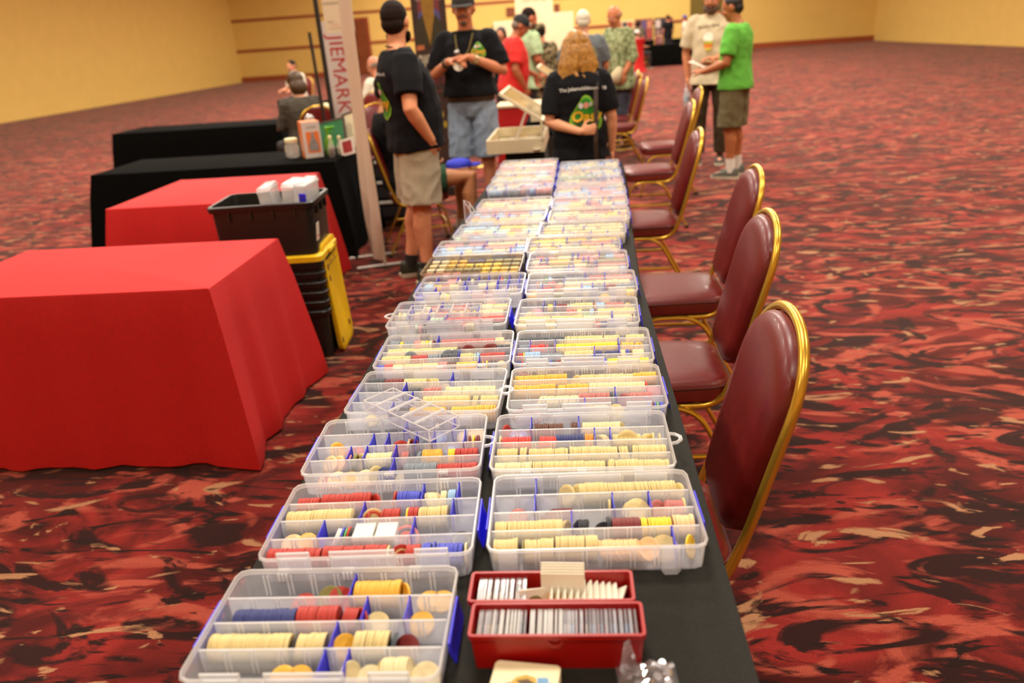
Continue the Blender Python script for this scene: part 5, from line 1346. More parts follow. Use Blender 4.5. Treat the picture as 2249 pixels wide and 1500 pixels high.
# 5 man in mint shirt behind him
a = Fig('person', 'dark-haired man in mint green shirt standing behind the man in red', (-.57, 10.85, 0), -52, 1.86, 1.05, .02, head=(18, -10), lean=(0, .10, 1), skin=(204, 120, 84), voxel=.010,
        elb=[(.25, .04, 1.13), (-.24, .12, 1.14)], wri=[(.17, .22, .98), (-.10, .32, 1.05)])
a.top('shirt', mat('mint_shirt', srgb(170, 196, 150), 0.85, var=0.16, scale=18), hem=-.16, sleeve=.82, inf=.030, sl_r=.078); a.legs('trousers', mat('dark_trousers', srgb(44, 40, 38), 0.85), 1.92, .05); a.hair(M_hair_d, 'short'); a.beard(mat('stubble', srgb(80, 50, 36), 0.7)); a.shoes(mat('brown_shoe', srgb(60, 40, 26), 0.5), M_sole_w)

# 6 person in camouflage
def camo():
    m = mat('camouflage', srgb(120, 108, 76), 0.9); N = m.node_tree.nodes; L = m.node_tree.links
    tc = N.new('ShaderNodeTexCoord'); vz = N.new('ShaderNodeTexNoise'); vz.inputs['Scale'].default_value = 16; vz.inputs['Detail'].default_value = 1.5; L.new(tc.outputs['Object'], vz.inputs['Vector'])
    cr = N.new('ShaderNodeValToRGB'); cr.color_ramp.interpolation = 'CONSTANT'; e = cr.color_ramp.elements; e[0].color = srgb(52, 46, 28); e[1].position = .44; e[1].color = srgb(112, 98, 62); x = e.new(.53); x.color = srgb(158, 142, 104); x = e.new(.62); x.color = srgb(78, 84, 50)
    L.new(vz.outputs['Fac'], cr.inputs[0]); L.new(cr.outputs[0], N['Principled BSDF'].inputs['Base Color']); return m
M_camo = camo()
a = Fig('person', 'person in camouflage jacket and cap beyond the mint shirt', (-.36, 12.1, 0), 20, 1.66, 1.1, 0, head=(8, 0), skin=(190, 120, 84), voxel=.012)
a.top('jacket', M_camo, hem=-.14, sleeve=1.9, inf=.034); a.legs('trousers', M_camo, 1.92, .05); a.hair(M_hair_d, 'short'); a.cap(M_camo); a.shoes(mat('brown_shoe', srgb(60, 40, 26), 0.5), M_sole_w)

# 7 white-haired man in grey tee
a = Fig('person', 'white-haired man in grey tee with round back print', (.20, 9.62, 0), 12, 1.75, 1.12, .03, head=(8, -10), skin=(206, 140, 104), voxel=.010, elb=[(.26, .02, 1.13), (-.26, .02, 1.13)], wri=[(.20, .16, .93), (-.18, .2, .95)])
tee = a.top('shirt', mat('grey_tee', srgb(96, 102, 106), 0.88, var=0.08, scale=20), hem=-.14, sleeve=.84, inf=.028, sl_r=.078); a.legs('jeans', mat('dark_jeans', srgb(50, 56, 70), 0.9, var=.14), 1.92, .05); a.hair(mat('white_hair', srgb(214, 206, 184), 0.6), 'short'); a.shoes(mat('brown_shoe', srgb(60, 40, 26), 0.5), M_sole_w)
a.decal(tee, [('print_disc', grid_poly(ell_poly(0, 0, .105, .130)), (130, 132, 96)), ('print_gold', text_polys('LAKE', .05, 0, .045, 0, 0, .001), (206, 180, 60)), ('print_text', text_polys('PISTONS', .042, 0, -.012, 0, 0, .001), (190, 190, 176))], 1.24, .02)

# 8 bald man in green plaid shirt
def plaid():
    m = mat('green_plaid', srgb(138, 150, 96), 0.85); N = m.node_tree.nodes; L = m.node_tree.links
    tc = N.new('ShaderNodeTexCoord'); nz = N.new('ShaderNodeTexNoise'); nz.inputs['Scale'].default_value = 22; L.new(tc.outputs['Object'], nz.inputs['Vector'])
    cr = N.new('ShaderNodeValToRGB'); e = cr.color_ramp.elements; e[0].position = .36; e[0].color = srgb(96, 106, 62); e[1].position = .62; e[1].color = srgb(160, 168, 122); L.new(nz.outputs['Fac'], cr.inputs[0]); L.new(cr.outputs[0], N['Principled BSDF'].inputs['Base Color']); return m
a = Fig('person', 'bald man in green checked shirt and jeans, looking down', (.66, 10.75, 0), 128, 1.81, 1.10, .02, head=(22, 10), skin=(200, 124, 84), voxel=.010, elb=[(.25, .05, 1.14), (-.26, -.02, 1.13)], wri=[(.12, .26, 1.02), (-.22, .10, .95)])
a.top('shirt', plaid(), hem=-.20, sleeve=1.25, inf=.032, loose=.03); a.legs('jeans', mat('grey_jeans', srgb(72, 78, 92), 0.9, var=.14), 1.92, .05); a.hair(mat('grey_hair', srgb(120, 104, 88), 0.6), 'fringe'); a.shoes(mat('brown_shoe', srgb(60, 40, 26), 0.5), M_sole_w)
bm = bmesh.new(); rings = [[Vector((.055 * q * math.cos(t), .035 * q * math.sin(t) + oy, z)) for t in np.linspace(0, 2 * PI, 13)[:-1]] for z, q, oy in ((-.16, .5, .02), (-.12, 1.3, .01), (-.04, 1.2, .0), (.03, .8, .0), (.06, .5, .0))]; loft(bm, rings)
o = obj('cloth_bag', bm, mat('cream_cloth', srgb(214, 200, 160), 0.85, var=.1, scale=20), None, True, to_world(a, (-.20, .18, .97)), (0, .5, 0)); tag(o, 'cream cloth bag held by the bald man in the green shirt', 'bag')

# 9 man in cream tee with a bottle
a = Fig('person', 'bearded man in cream tee holding a water bottle low', (1.585, 9.25, 0), 168, 1.90, .98, .04, head=(14, -8), skin=(206, 132, 92), voxel=.009, elb=[(.255, -.03, 1.12), (-.255, .0, 1.12)], wri=[(.235, .02, .885), (-.06, .25, 1.06)], hand=[(0, .15, -1), (.9, .3, .1)], curl=(.6, .4))
tee = a.top('shirt', mat('cream_tee', srgb(208, 190, 156), 0.85, var=0.05, scale=12), hem=-.14, sleeve=.84, inf=.032, sl_r=.082, loose=.03); a.legs('trousers', mat('dark_olive_trousers', srgb(62, 48, 22), 0.85, var=.1), 1.93, .05, .02); a.hair(M_hair_d, 'short'); a.beard(mat('grey_beard', srgb(84, 62, 44), 0.7))
a.shoes(mat('dark_shoe', srgb(40, 36, 30), 0.6), M_sole_w)
a.decal(tee, [('lettering', text_polys('Golden Gate', .040, .0, .12, .10, 0, .0008), (120, 104, 76)), ('print_white', grid_poly(ell_poly(0, .015, .050, .055)), (236, 228, 208)), ('print_lime', grid_poly([(-.042, -.018), (.042, -.018), (.042, -.048), (-.042, -.048)]), (190, 190, 52)), ('print_orange', grid_poly([(-.042, -.046), (.042, -.046), (.038, -.078), (-.038, -.078)]), (230, 120, 40)), ('print_lime', grid_poly([(-.036, -.078), (.036, -.078), (.026, -.105), (-.026, -.105)]), (206, 186, 60))], 1.24, -.03, 1)
t = thing('water_bottle', 'half-empty clear water bottle held low by the bearded man', 'bottle', to_world(a, (.235, .055, .60)), 0)
M_pet = clear_mat('bottle_plastic', (0.80, 0.86, 0.88, 1), 0.35, 0.08, 0.2, 0.3)
bm = bmesh.new(); prof = [(.020, 0), (.034, .006), (.036, .03), (.033, .05), (.036, .07), (.033, .09), (.036, .11), (.036, .15), (.028, .18), (.014, .205), (.0125, .225)]
loft(bm, [[(r * math.cos(q), r * math.sin(q), z) for q in np.linspace(0, 2 * PI, 17)[:-1]] for r, z in prof]); obj('bottle_body', bm, M_pet, t, True)
bm = bmesh.new(); tube(bm, [(0, 0, .225), (0, 0, .240)], .0145, 12); obj('bottle_cap', bm, M_card, t, True)
bm = bmesh.new(); tube(bm, [(0, 0, .055), (0, 0, .11)], .0368, 16); obj('bottle_label', bm, mat('pale_blue_label', srgb(170, 190, 205), 0.5), t, True)

# 10 person in bright green tee at the edge
a = Fig('person', 'dark-haired person in bright green tee and olive shorts holding pink paper', (1.675, 8.35, 0), 62, 1.78, 1.06, .02, head=(16, 8), skin=(178, 108, 66), voxel=.009, elb=[(.25, .02, 1.13), (-.255, .02, 1.12)], wri=[(.16, .27, 1.10), (-.14, .28, 1.04)], hand=[(-.25, .9, .1), (.25, .9, .15)], curl=(.5, .5))
a.top('shirt', mat('green_tee', srgb(96, 178, 56), 0.85, var=0.06, scale=16), hem=-.08, sleeve=.78, inf=.028, sl_r=.076); a.legs('shorts', mat('olive_shorts', srgb(104, 94, 62), 0.88, var=.1, scale=16), .98, .05, .024, .112, .116); a.hair(mat('black_hair', srgb(26, 18, 12), 0.5, var=.2), 'short')
a.shoes(mat('grey_sneaker', srgb(92, 92, 80), 0.65), mat('pale_rubber', srgb(206, 196, 170), 0.6), mat('white_sock', srgb(226, 220, 206), 0.9), .12)
bm = bmesh.new(); loft(bm, [[(-.05, -.03, 0), (.05, -.03, 0), (.05, -.03, .002), (-.05, -.03, .002)], [(-.06, .06, .012), (.05, .05, .004), (.05, .05, .006), (-.06, .06, .014)], [(-.05, .14, .0), (.05, .13, .016), (.05, .13, .018), (-.05, .14, .002)]])
o = obj('paper_sheet', bm, mat('pink_paper', srgb(238, 196, 180), 0.7), None, False, to_world(a, (-.02, .34, 1.085)), (math.radians(20), 0, math.radians(62))); tag(o, 'pink paper sheet in the hands of the person in green', 'paper')

# 11 seated person in green shorts
ang = -72
a = Fig('person', 'seated person in black top and green shorts with a blue cap on the lap', (-1.20, 6.05, 0), ang, 1.75, 1.08, .03, pel=(0, -.10, .56), lean=(0, -.16, 1), head=(10, 0), skin=(196, 134, 92), voxel=.010,
        knee=[(.15, .40, .545), (-.15, .40, .53)], ank=[(.16, .36, .085), (-.15, .34, .085)], elb=[(.25, -.08, .76), (-.25, -.08, .76)], wri=[(.16, .06, .66), (-.16, .06, .66)], hand=[(-.2, 1, -.1), (.2, 1, -.1)])
a.top('shirt', BLACK_T, hem=-.04, sleeve=.8, inf=.026, sl_r=.076); a.legs('shorts', mat('green_shorts', srgb(34, 76, 48), 0.88), .62, .05, .022, .112, .11); a.hair(M_hair_d, 'short'); a.shoes(mat('white_sneaker', srgb(210, 206, 196), 0.6), M_sole_w, mat('white_sock', srgb(226, 220, 206), 0.9))
t = thing('blue_cap', 'bright blue cap lying on the knees of the seated person', 'cap', to_world(a, (.06, .33, .612)), math.radians(ang + 20))
Mb = mat('royal_blue', srgb(46, 60, 210), 0.7)
bm = bmesh.new(); loft(bm, [[(.095 * q * math.cos(t_), .105 * q * math.sin(t_), z) for t_ in np.linspace(0, 2 * PI, 19)[:-1]] for z, q in ((0, 1), (.02, 1.0), (.045, .86), (.058, .5), (.062, .1))]); obj('crown', bm, Mb, t, True)
bm = bmesh.new(); prism(bm, [(.09 * math.cos(q), .07 + .12 * math.sin(q)) for q in np.linspace(0, PI, 12)], 0, .006); obj('visor', bm, Mb, t)

# 12 seated woman in striped top, at the left
def stripes():
    m = mat('striped_knit', srgb(60, 54, 44), 0.9); N = m.node_tree.nodes; L = m.node_tree.links
    tc = N.new('ShaderNodeTexCoord'); wv = N.new('ShaderNodeTexWave'); wv.bands_direction = 'Z'; wv.inputs['Scale'].default_value = 13; wv.inputs['Distortion'].default_value = .5; L.new(tc.outputs['Object'], wv.inputs['Vector'])
    cr = N.new('ShaderNodeValToRGB'); e = cr.color_ramp.elements; e[0].position = .55; e[0].color = srgb(30, 27, 24); e[1].position = .75; e[1].color = srgb(96, 86, 68); L.new(wv.outputs['Fac'], cr.inputs[0]); L.new(cr.outputs[0], N['Principled BSDF'].inputs['Base Color']); return m
SEAT = dict(pel=(0, -.10, .56), knee=[(.13, .36, .53), (-.13, .36, .53)], ank=[(.13, .34, .085), (-.13, .34, .085)], elb=[(.25, -.02, .78), (-.25, -.02, .78)], wri=[(.16, .22, .76), (-.16, .22, .76)], hand=[(-.3, 1, 0), (.3, 1, 0)])
a = Fig('person', 'seated woman with brown bobbed hair and dark striped top', (-2.90, 8.62, 0), 40, 1.72, 1.1, .02, lean=(0, .12, 1), head=(18, 0), skin=(214, 150, 116), voxel=.010, fem=True, **SEAT)
a.top('shirt', stripes(), hem=-.06, sleeve=1.5, inf=.026); a.legs('trousers', mat('dark_trousers', srgb(44, 40, 38), 0.85), 1.9, .05); a.hair(mat('brown_hair', srgb(70, 46, 14), 0.5, var=.3, scale=60), 'bob'); a.shoes(mat('black_shoe', srgb(26, 26, 26), 0.5), mat('black_rubber', srgb(24, 22, 22), 0.7))
# 13 bald man in white, beyond the banner
a = Fig('person', 'bald man in white shirt seated beyond the white banner', (-2.60, 10.95, 0), 60, 1.80, 1.12, .03, lean=(0, .05, 1), head=(14, 0), skin=(206, 136, 104), voxel=.011, **SEAT)
a.top('shirt', mat('white_shirt', srgb(226, 218, 196), 0.85), hem=-.05, sleeve=1.4, inf=.030); a.legs('trousers', mat('dark_trousers', srgb(44, 40, 38), 0.85), 1.9, .05); a.hair(mat('grey_hair', srgb(120, 104, 88), 0.6), 'fringe'); a.shoes(mat('black_shoe', srgb(26, 26, 26), 0.5), mat('black_rubber', srgb(24, 22, 22), 0.7))
# 14 dark-haired woman far behind the man in red
a = Fig('person', 'woman with long dark hair in black, far behind the man in red', (-1.09, 14.2, 0), 165, 1.66, 1.0, 0, head=(4, 0), skin=(206, 138, 104), voxel=.012, fem=True)
a.top('shirt', BLACK_T, hem=-.12, sleeve=.8); a.legs('trousers', mat('dark_trousers', srgb(44, 40, 38), 0.85), 1.92); a.hair(mat('black_hair', srgb(26, 18, 12), 0.5, var=.2), 'straight'); a.shoes(mat('black_shoe', srgb(26, 26, 26), 0.5), mat('black_rubber', srgb(24, 22, 22), 0.7))
# far people at the back of the hall
a = Fig('person', 'far person in black tee and dark shorts standing by the picture panels', (4.62, 38.6, 0), 20, 1.82, 1.08, .02, skin=(206, 140, 104), voxel=.016)
a.top('shirt', BLACK_T, hem=-.12, sleeve=.8); a.legs('shorts', mat('dark_shorts', srgb(36, 36, 44), 0.85), .95); a.hair(M_hair_d, 'short'); a.shoes(mat('black_shoe', srgb(26, 26, 26), 0.5), M_sole_w)
a = Fig('person', 'far person in white shirt and blue cap at the end of the hall', (5.42, 38.8, 0), 70, 1.76, 1.05, .02, skin=(190, 120, 84), voxel=.016)
a.top('shirt', mat('white_shirt', srgb(226, 218, 196), 0.85), hem=-.10, sleeve=.85); a.legs('shorts', mat('dark_shorts', srgb(36, 36, 44), 0.85), .95); a.hair(M_hair_d, 'short'); a.cap(mat('blue_cap_cloth', srgb(44, 60, 150), 0.8)); a.shoes(mat('white_sneaker', srgb(210, 206, 196), 0.6), M_sole_w)
a = Fig('person', 'far seated person in white cap and grey top beyond the red draped table', (2.58, 30.0, 0), -60, 1.72, 1.0, 0, skin=(196, 130, 96), voxel=.016, **SEAT)
a.top('shirt', mat('grey_tee', srgb(96, 102, 106), 0.88), hem=-.05, sleeve=.9); a.legs('trousers', mat('dark_trousers', srgb(44, 40, 38), 0.85), 1.9); a.hair(M_hair_d, 'short'); a.cap(mat('white_cap', srgb(224, 214, 206), 0.8)); a.shoes(mat('black_shoe', srgb(26, 26, 26), 0.5), M_sole_w)
a = Fig('person', 'far dark-haired person in olive top standing beyond the white-capped one', (2.86, 33.5, 0), -40, 1.64, 1.05, 0, skin=(196, 130, 96), voxel=.016)
a.top('shirt', mat('olive_top', srgb(90, 86, 62), 0.88), hem=-.12, sleeve=.9); a.legs('trousers', mat('dark_trousers', srgb(44, 40, 38), 0.85), 1.9); a.hair(M_hair_d, 'bob'); a.shoes(mat('black_shoe', srgb(26, 26, 26), 0.5), M_sole_w)
a = Fig('person', 'dark-haired person in pale top far behind the striped woman', (-5.55, 16.4, 0), 150, 1.72, 1.0, 0, pel=SEAT['pel'], lean=(0, .1, 1), head=(16, 0), knee=SEAT['knee'], ank=SEAT['ank'], elb=SEAT['elb'], wri=SEAT['wri'], hand=SEAT['hand'], skin=(206, 140, 104), voxel=.014)
a.top('shirt', mat('pale_top', srgb(206, 200, 180), 0.85), hem=-.05, sleeve=.9); a.legs('trousers', mat('dark_trousers', srgb(44, 40, 38), 0.85), 1.9); a.hair(M_hair_d, 'short'); a.shoes(mat('black_shoe', srgb(26, 26, 26), 0.5), M_sole_w)
# ---------------------------------------------------------------- left side: draped tables, totes, table goods
M_redcloth = mat('red_cloth', srgb(190, 10, 8), 0.8, var=0.07, scale=60, bump=.1)
M_blackcloth2 = mat('black_drape', srgb(9, 9, 7), 0.95, var=0.15, scale=120, spec=.05)
drape('tablecloth', -2.60, -1.365, 2.70, 3.46, .74, M_redcloth, 'bright red tablecloth with a flaring corner, nearest the camera', flare=.045, fold=.012, seed=3)
drape('tablecloth', -2.75, -1.74, 4.40, 5.36, .74, M_redcloth, 'bright red tablecloth behind the black totes', flare=.045, fold=.012, seed=4)
drape('tablecloth', -3.70, -1.77, 5.84, 6.62, .74, M_blackcloth2, 'black tablecloth under the orange carton', flare=.05, fold=.010, seed=5)
M_tote = mat('black_tote', srgb(30, 29, 25), 0.38, var=0.06, scale=20, spec=.5)
M_yel = mat('yellow_plastic', srgb(232, 186, 22), 0.4, var=0.06, scale=20)
TOX, TOY = -1.565, 3.93
def tote_shell(h, m, name):
    bm = bmesh.new(); hx, hy = .265, .190
    loft(bm, [ring3(hx * .92, hy * .90, .03, 0, 3), ring3(hx * .95, hy * .95, .035, h - .03, 3), ring3(hx, hy, .035, h - .03, 3), ring3(hx + .004, hy + .004, .036, h - .004, 3), ring3(hx, hy, .034, h, 3), ring3(hx - .014, hy - .014, .03, h, 3), ring3(hx * .905, hy * .885, .028, .012, 3)])
    return finish(bm, name, m, True)
def tote_rib(h):
    bm = bmesh.new(); hx, hy = .265 * .95, .190 * .95
    for sx in (-1, 1):
        for y in (-.09, 0, .09): add_box(bm, (min(sx * hx * .98, sx * (hx + .016)), y - .004, h - .075), (max(sx * hx * .98, sx * (hx + .016)), y + .004, h - .03))
    for sy in (-1, 1):
        for x in (-.16, -.05, .06, .17): add_box(bm, (x - .004, min(sy * hy * .98, sy * (hy + .012)), h - .075), (x + .004, max(sy * hy * .98, sy * (hy + .012)), h - .03))
    return finish(bm, 'rim_rib', M_tote)
me_t, me_r = tote_shell(.27, M_tote, 'tote_shell'), tote_rib(.27)
for k in range(6):
    z = .001 + .052 * k
    t = thing('storage_tote', 'black storage tote in the nested stack under the yellow lid, %s from the floor' % ORD[k], 'tote', (TOX, TOY, z), math.radians(4), 'nested black storage totes')
    mesh_obj('tote_shell', me_t, t); mesh_obj('rim_rib', me_r, t)['kind'] = 'stuff'
# yellow lid on the stack
t = thing('tote_lid', 'yellow tote lid lying on the stack of nested black totes', 'lid', (TOX, TOY, .534), math.radians(4))
bm = bmesh.new(); loft(bm, [ring3(.268, .193, .036, 0, 3), ring3(.276, .200, .038, .004, 3), ring3(.276, .200, .038, .030, 3), ring3(.262, .188, .034, .036, 3), ring3(.24, .168, .03, .036, 3), ring3(.235, .163, .03, .028, 3)]); obj('lid_plate', bm, M_yel, t, True)
bm = bmesh.new(); add_box(bm, (.268, -.05, .010), (.292, .05, .034)); bevel_all(bm, .004, 1); obj('lid_tab', bm, M_yel, t)
# open black tote on top
t = thing('storage_tote', 'open black storage tote with white sticker, holding clear plastic boxes', 'tote', (TOX + .005, TOY, .5715), math.radians(4))
mesh_obj('tote_shell', me_t, t); mesh_obj('rim_rib', me_r, t)['kind'] = 'stuff'
bm = bmesh.new(); add_box(bm, (.2372, -.140, .060), (.2392, -.085, .150)); st = obj('sticker', bm, mat('sticker_white', srgb(222, 210, 190), 0.6), t); st.rotation_euler = (0, .10, 0); st.location = (.004, 0, .024)
bm = bmesh.new(); add_box(bm, (.2394, -.125, .075), (.2400, -.100, .088)); s2 = obj('sticker_print', bm, mat('sticker_red', srgb(200, 70, 40), 0.6), st)
M_milk = clear_mat('milky_plastic', (0.93, 0.92, 0.90, 1), 0.26, 0.3, 0.08, 0.25)
for k, (x, y, rz, tilt, h) in enumerate([(-1.508, 3.88, 8, -6, .335), (-1.433, 3.89, 2, 4, .345), (-1.366, 3.91, -2, 3, .345)]):
    t = thing('plastic_box', ['milky plastic box with blue latch, leaning at the border in the black tote', 'milky plastic box standing upright in the middle of the black tote', 'milky plastic box with blue corner at the aisle side of the black tote'][k], 'box', (x, y, .587), math.radians(rz), 'milky plastic boxes in the open black tote')
    t.rotation_euler = (0, math.radians(tilt), math.radians(rz))
    bm = bmesh.new(); add_box(bm, (-.032, -.10, 0), (.032, .10, h)); bevel_all(bm, .008, 2); obj('box_shell', bm, M_milk, t, True)
    bm = bmesh.new(); add_box(bm, (-.034, -.102, h * .93), (.034, .102, h * .955)); obj('box_lip', bm, M_frost_rim, t)
    if k != 1:
        bm = bmesh.new(); add_box(bm, (-.005, -.107, h * (.62 if k == 0 else .72)), (.031, -.098, h * (.73 if k == 0 else .84))); bevel_all(bm, .003, 1); obj('latch_tab', bm, M_divider, t)
# yellow lid standing on edge against the stack
t = thing('tote_lid', 'yellow tote lid standing on edge against the black totes', 'lid', (-1.285, 3.98, .002), math.radians(4))
bm = bmesh.new()
M_ = Matrix(((0, 0, 1, 0), (1, 0, 0, 0), (0, 1, 0, .30), (0, 0, 0, 1)))
loft(bm, [[M_ @ Vector(p) for p in ring3(.145, .298, .05, -.012, 4)], [M_ @ Vector(p) for p in ring3(.150, .300, .05, -.006, 4)], [M_ @ Vector(p) for p in ring3(.150, .300, .05, .012, 4)], [M_ @ Vector(p) for p in ring3(.138, .290, .045, .016, 4)], [M_ @ Vector(p) for p in ring3(.120, .272, .04, .010, 4)]])
obj('lid_plate', bm, M_yel, t, True)
for y, z in ((-.125, .05), (-.122, .40), (-.122, .46), (-.125, .53), (.09, .08)):
    bm = bmesh.new(); add_box(bm, (.0150, y - .012, z), (.0175, y + .012, z + .03)); bevel_all(bm, .002, 1); obj('lid_slot', bm, mat('slot_dark', srgb(90, 40, 16), 0.7), t)
t.rotation_euler = (0, math.radians(-3), math.radians(4))
# ---- goods on the black table
def at_t(x, y): return (x, y, .7405)
M_orange = mat('carton_orange', srgb(226, 120, 54), 0.55, var=.04); M_grey_c = mat('carton_white', srgb(206, 196, 188), 0.55, var=.03)
t = thing('carton', 'orange and white carton with a pictured appliance, on the black table', 'carton', at_t(-2.030, 6.16), math.radians(28))
bm = bmesh.new(); add_box(bm, (-.07, -.075, 0), (.07, .075, .275)); bevel_all(bm, .002, 1); obj('carton_body', bm, M_orange, t)
bm = bmesh.new(); add_box(bm, (-.0695, -.0765, .002), (.0695, -.0752, .273)); fp = obj('front_panel', bm, M_grey_c, t)
bm = bmesh.new(); add_box(bm, (-.045, -.0778, .04), (.055, -.0766, .200)); obj('print_orange', bm, M_orange, fp)
bm = bmesh.new(); P_ = [(-.030, .055), (.040, .055), (.042, .10), (.028, .13), (.018, .15), (.016, .195), (-.006, .195), (-.008, .15), (-.020, .13), (-.032, .10)]
prism(bm, P_[::-1], .0766, .0790, M=Matrix(((1, 0, 0, 0), (0, 0, -1, 0), (0, 1, 0, 0), (0, 0, 0, 1)))); obj('print_appliance', bm, mat('print_grey', srgb(140, 134, 130), .5, var=.25, scale=60), fp)
bm = bmesh.new(); prism(bm, P_[::-1], .0702, .0712, M=Matrix(((0, 0, -1, 0), (-.9, 0, 0, .0), (0, .9, 0, .0), (0, 0, 0, 1)))); obj('print_side', bm, mat('print_pale', srgb(214, 176, 140), .5, var=.2, scale=60), t)
for q in text_polys('ELECTRIC', .022, 0, .235): pass
bm = bmesh.new()
for q in text_polys('JUICER', .026, .004, .232):
    bm.faces.new([bm.verts.new((x, -.0782, z)) for x, z in q])
obj('carton_lettering', bm, mat('print_ink', srgb(120, 112, 108), .6), fp)
M_glassy = clear_mat('jar_glass', (0.86, 0.84, 0.76, 1), 0.28, 0.06, 0.25, 0.3)
def lathe(prof, n=18):
    bm = bmesh.new(); loft(bm, [[(r * math.cos(q), r * math.sin(q), z) for q in np.linspace(0, 2 * PI, n + 1)[:-1]] for r, z in prof]); return bm
t = thing('glass_jar', 'squat glass jar with pale lid at the border edge of the black table', 'jar', at_t(-2.205, 6.20))
obj('jar_body', lathe([(.045, 0), (.055, .01), (.056, .085), (.046, .105), (.046, .12)]), M_glassy, t, True); obj('jar_lid', lathe([(.050, .12), (.050, .145), (.045, .148)]), mat('pale_lid', srgb(236, 222, 170), .4), t, True)
t = thing('glass_jar', 'small glass stopper jar behind the orange carton', 'jar', at_t(-2.10, 6.42)); obj('jar_body', lathe([(.035, 0), (.045, .02), (.045, .19), (.03, .22), (.03, .25)]), M_glassy, t, True); obj('jar_lid', lathe([(.034, .25), (.040, .27), (.030, .295), (.01, .305)]), M_glassy, t, True)
t = thing('spray_bottle', 'bright green spray bottle beside the orange carton', 'bottle', at_t(-1.905, 6.22)); Mgb = mat('green_bottle', srgb(96, 180, 40), .3, var=.05)
obj('bottle_body', lathe([(.030, 0), (.034, .01), (.034, .10), (.022, .14), (.013, .155), (.013, .17)]), Mgb, t, True)
bm = bmesh.new(); tube(bm, [(0, 0, .17), (0, 0, .205)], [.016, .014], 10); tube(bm, [(-.01, 0, .205), (.05, .0, .212)], [.014, .009], 10, 'round'); tube(bm, [(.03, 0, .20), (.035, 0, .17), (.028, 0, .155)], .005, 8, 'round'); obj('spray_head', bm, Mgb, t, True)
for k, (x, y, h, c) in enumerate([(-1.845, 6.06, .14, (70, 44, 24)), (-1.815, 6.20, .12, (196, 190, 160))]):
    t = thing('glass_bottle', ['small glass bottle with dark contents before the framed green picture', 'small pale glass bottle close to the white banner'][k], 'bottle', at_t(x, y))
    obj('bottle_body', lathe([(.022, 0), (.026, .01), (.026, h * .6), (.012, h * .8), (.011, h)]), M_glassy, t, True); obj('bottle_contents', lathe([(.020, .004), (.023, .012), (.023, h * .5)]), mat('contents_%d' % k, srgb(*c), .4), t, True); obj('stopper', lathe([(.013, h), (.014, h + .02), (.008, h + .026)]), mat('pale_lid', srgb(236, 222, 170), .4), t, True)
def framed(lab, cat, loc, w_, h_, fw, mf, mp, rot):
    t = thing('framed_picture', lab, cat, loc); t.rotation_euler = rot
    bm = bmesh.new()
    for lo, hi in (((-w_, -.008, 0), (w_, .008, fw)), ((-w_, -.008, h_ - fw), (w_, .008, h_)), ((-w_, -.008, fw), (-w_ + fw, .008, h_ - fw)), ((w_ - fw, -.008, fw), (w_, .008, h_ - fw))): add_box(bm, lo, hi)
    obj('frame_border', bm, mf, t)
    bm = bmesh.new(); add_box(bm, (-w_ + fw * .8, -.003, fw * .8), (w_ - fw * .8, .004, h_ - fw * .8)); obj('picture', bm, mp, t)
    return t
framed('framed green baize picture leaning on the black table', 'picture', at_t(-1.985, 6.46), .17, .25, .014, mat('dark_wood', srgb(60, 36, 20), .5), mat('green_baize', srgb(44, 112, 66), .8), (math.radians(-22), math.radians(-10), math.radians(-10)))
framed('pale framed card with brown border leaning beside the white banner', 'picture', at_t(-1.79, 6.50), .07, .30, .012, mat('dark_wood', srgb(60, 36, 20), .5), mat('ivory_card', srgb(232, 216, 180), .7), (math.radians(-14), math.radians(-14), math.radians(-25)))
t = framed('small red and white framed card before the white banner', 'picture', at_t(-1.735, 6.14), .06, .13, .018, mat('white_frame', srgb(220, 206, 190), .6), mat('red_card', srgb(150, 14, 10), .6), (math.radians(-20), math.radians(-12), math.radians(-10)))
# striped woman's table and clutter farther back
drape('tablecloth', -5.4, -3.35, 9.15, 9.9, .74, M_blackcloth2, 'black tablecloth of the table before the striped woman', flare=.04, fold=.01, seed=6)
drape('tablecloth', -3.9, -2.45, 12.4, 13.1, .74, M_blackcloth2, 'black tablecloth far behind the poles at the bin side', flare=.04, fold=.01, seed=8)
t = thing('tablecloth_bundle', 'crumpled white and yellow cloth bundle behind the black poles', 'cloth', (-2.62, 8.35, 0)); t.location = (-2.95, 9.55, .0)
bm = bmesh.new(); rb2 = random.Random(8)
for k in range(9): ellipsoid(bm, (rb2.uniform(-.16, .16), rb2.uniform(-.12, .12), .83 + rb2.uniform(-.04, .08)), (.10, .09, .07), Matrix.Rotation(rb2.uniform(0, 3), 3, 'Z'))
ellipsoid(bm, (0, 0, .40), (.20, .18, .42)); me_ = remesh(bm, .018, 2); me_.materials.append(mat('cream_bundle', srgb(220, 214, 170), .85, var=.25, scale=9)); mesh_obj('cloth_folds', me_, t)
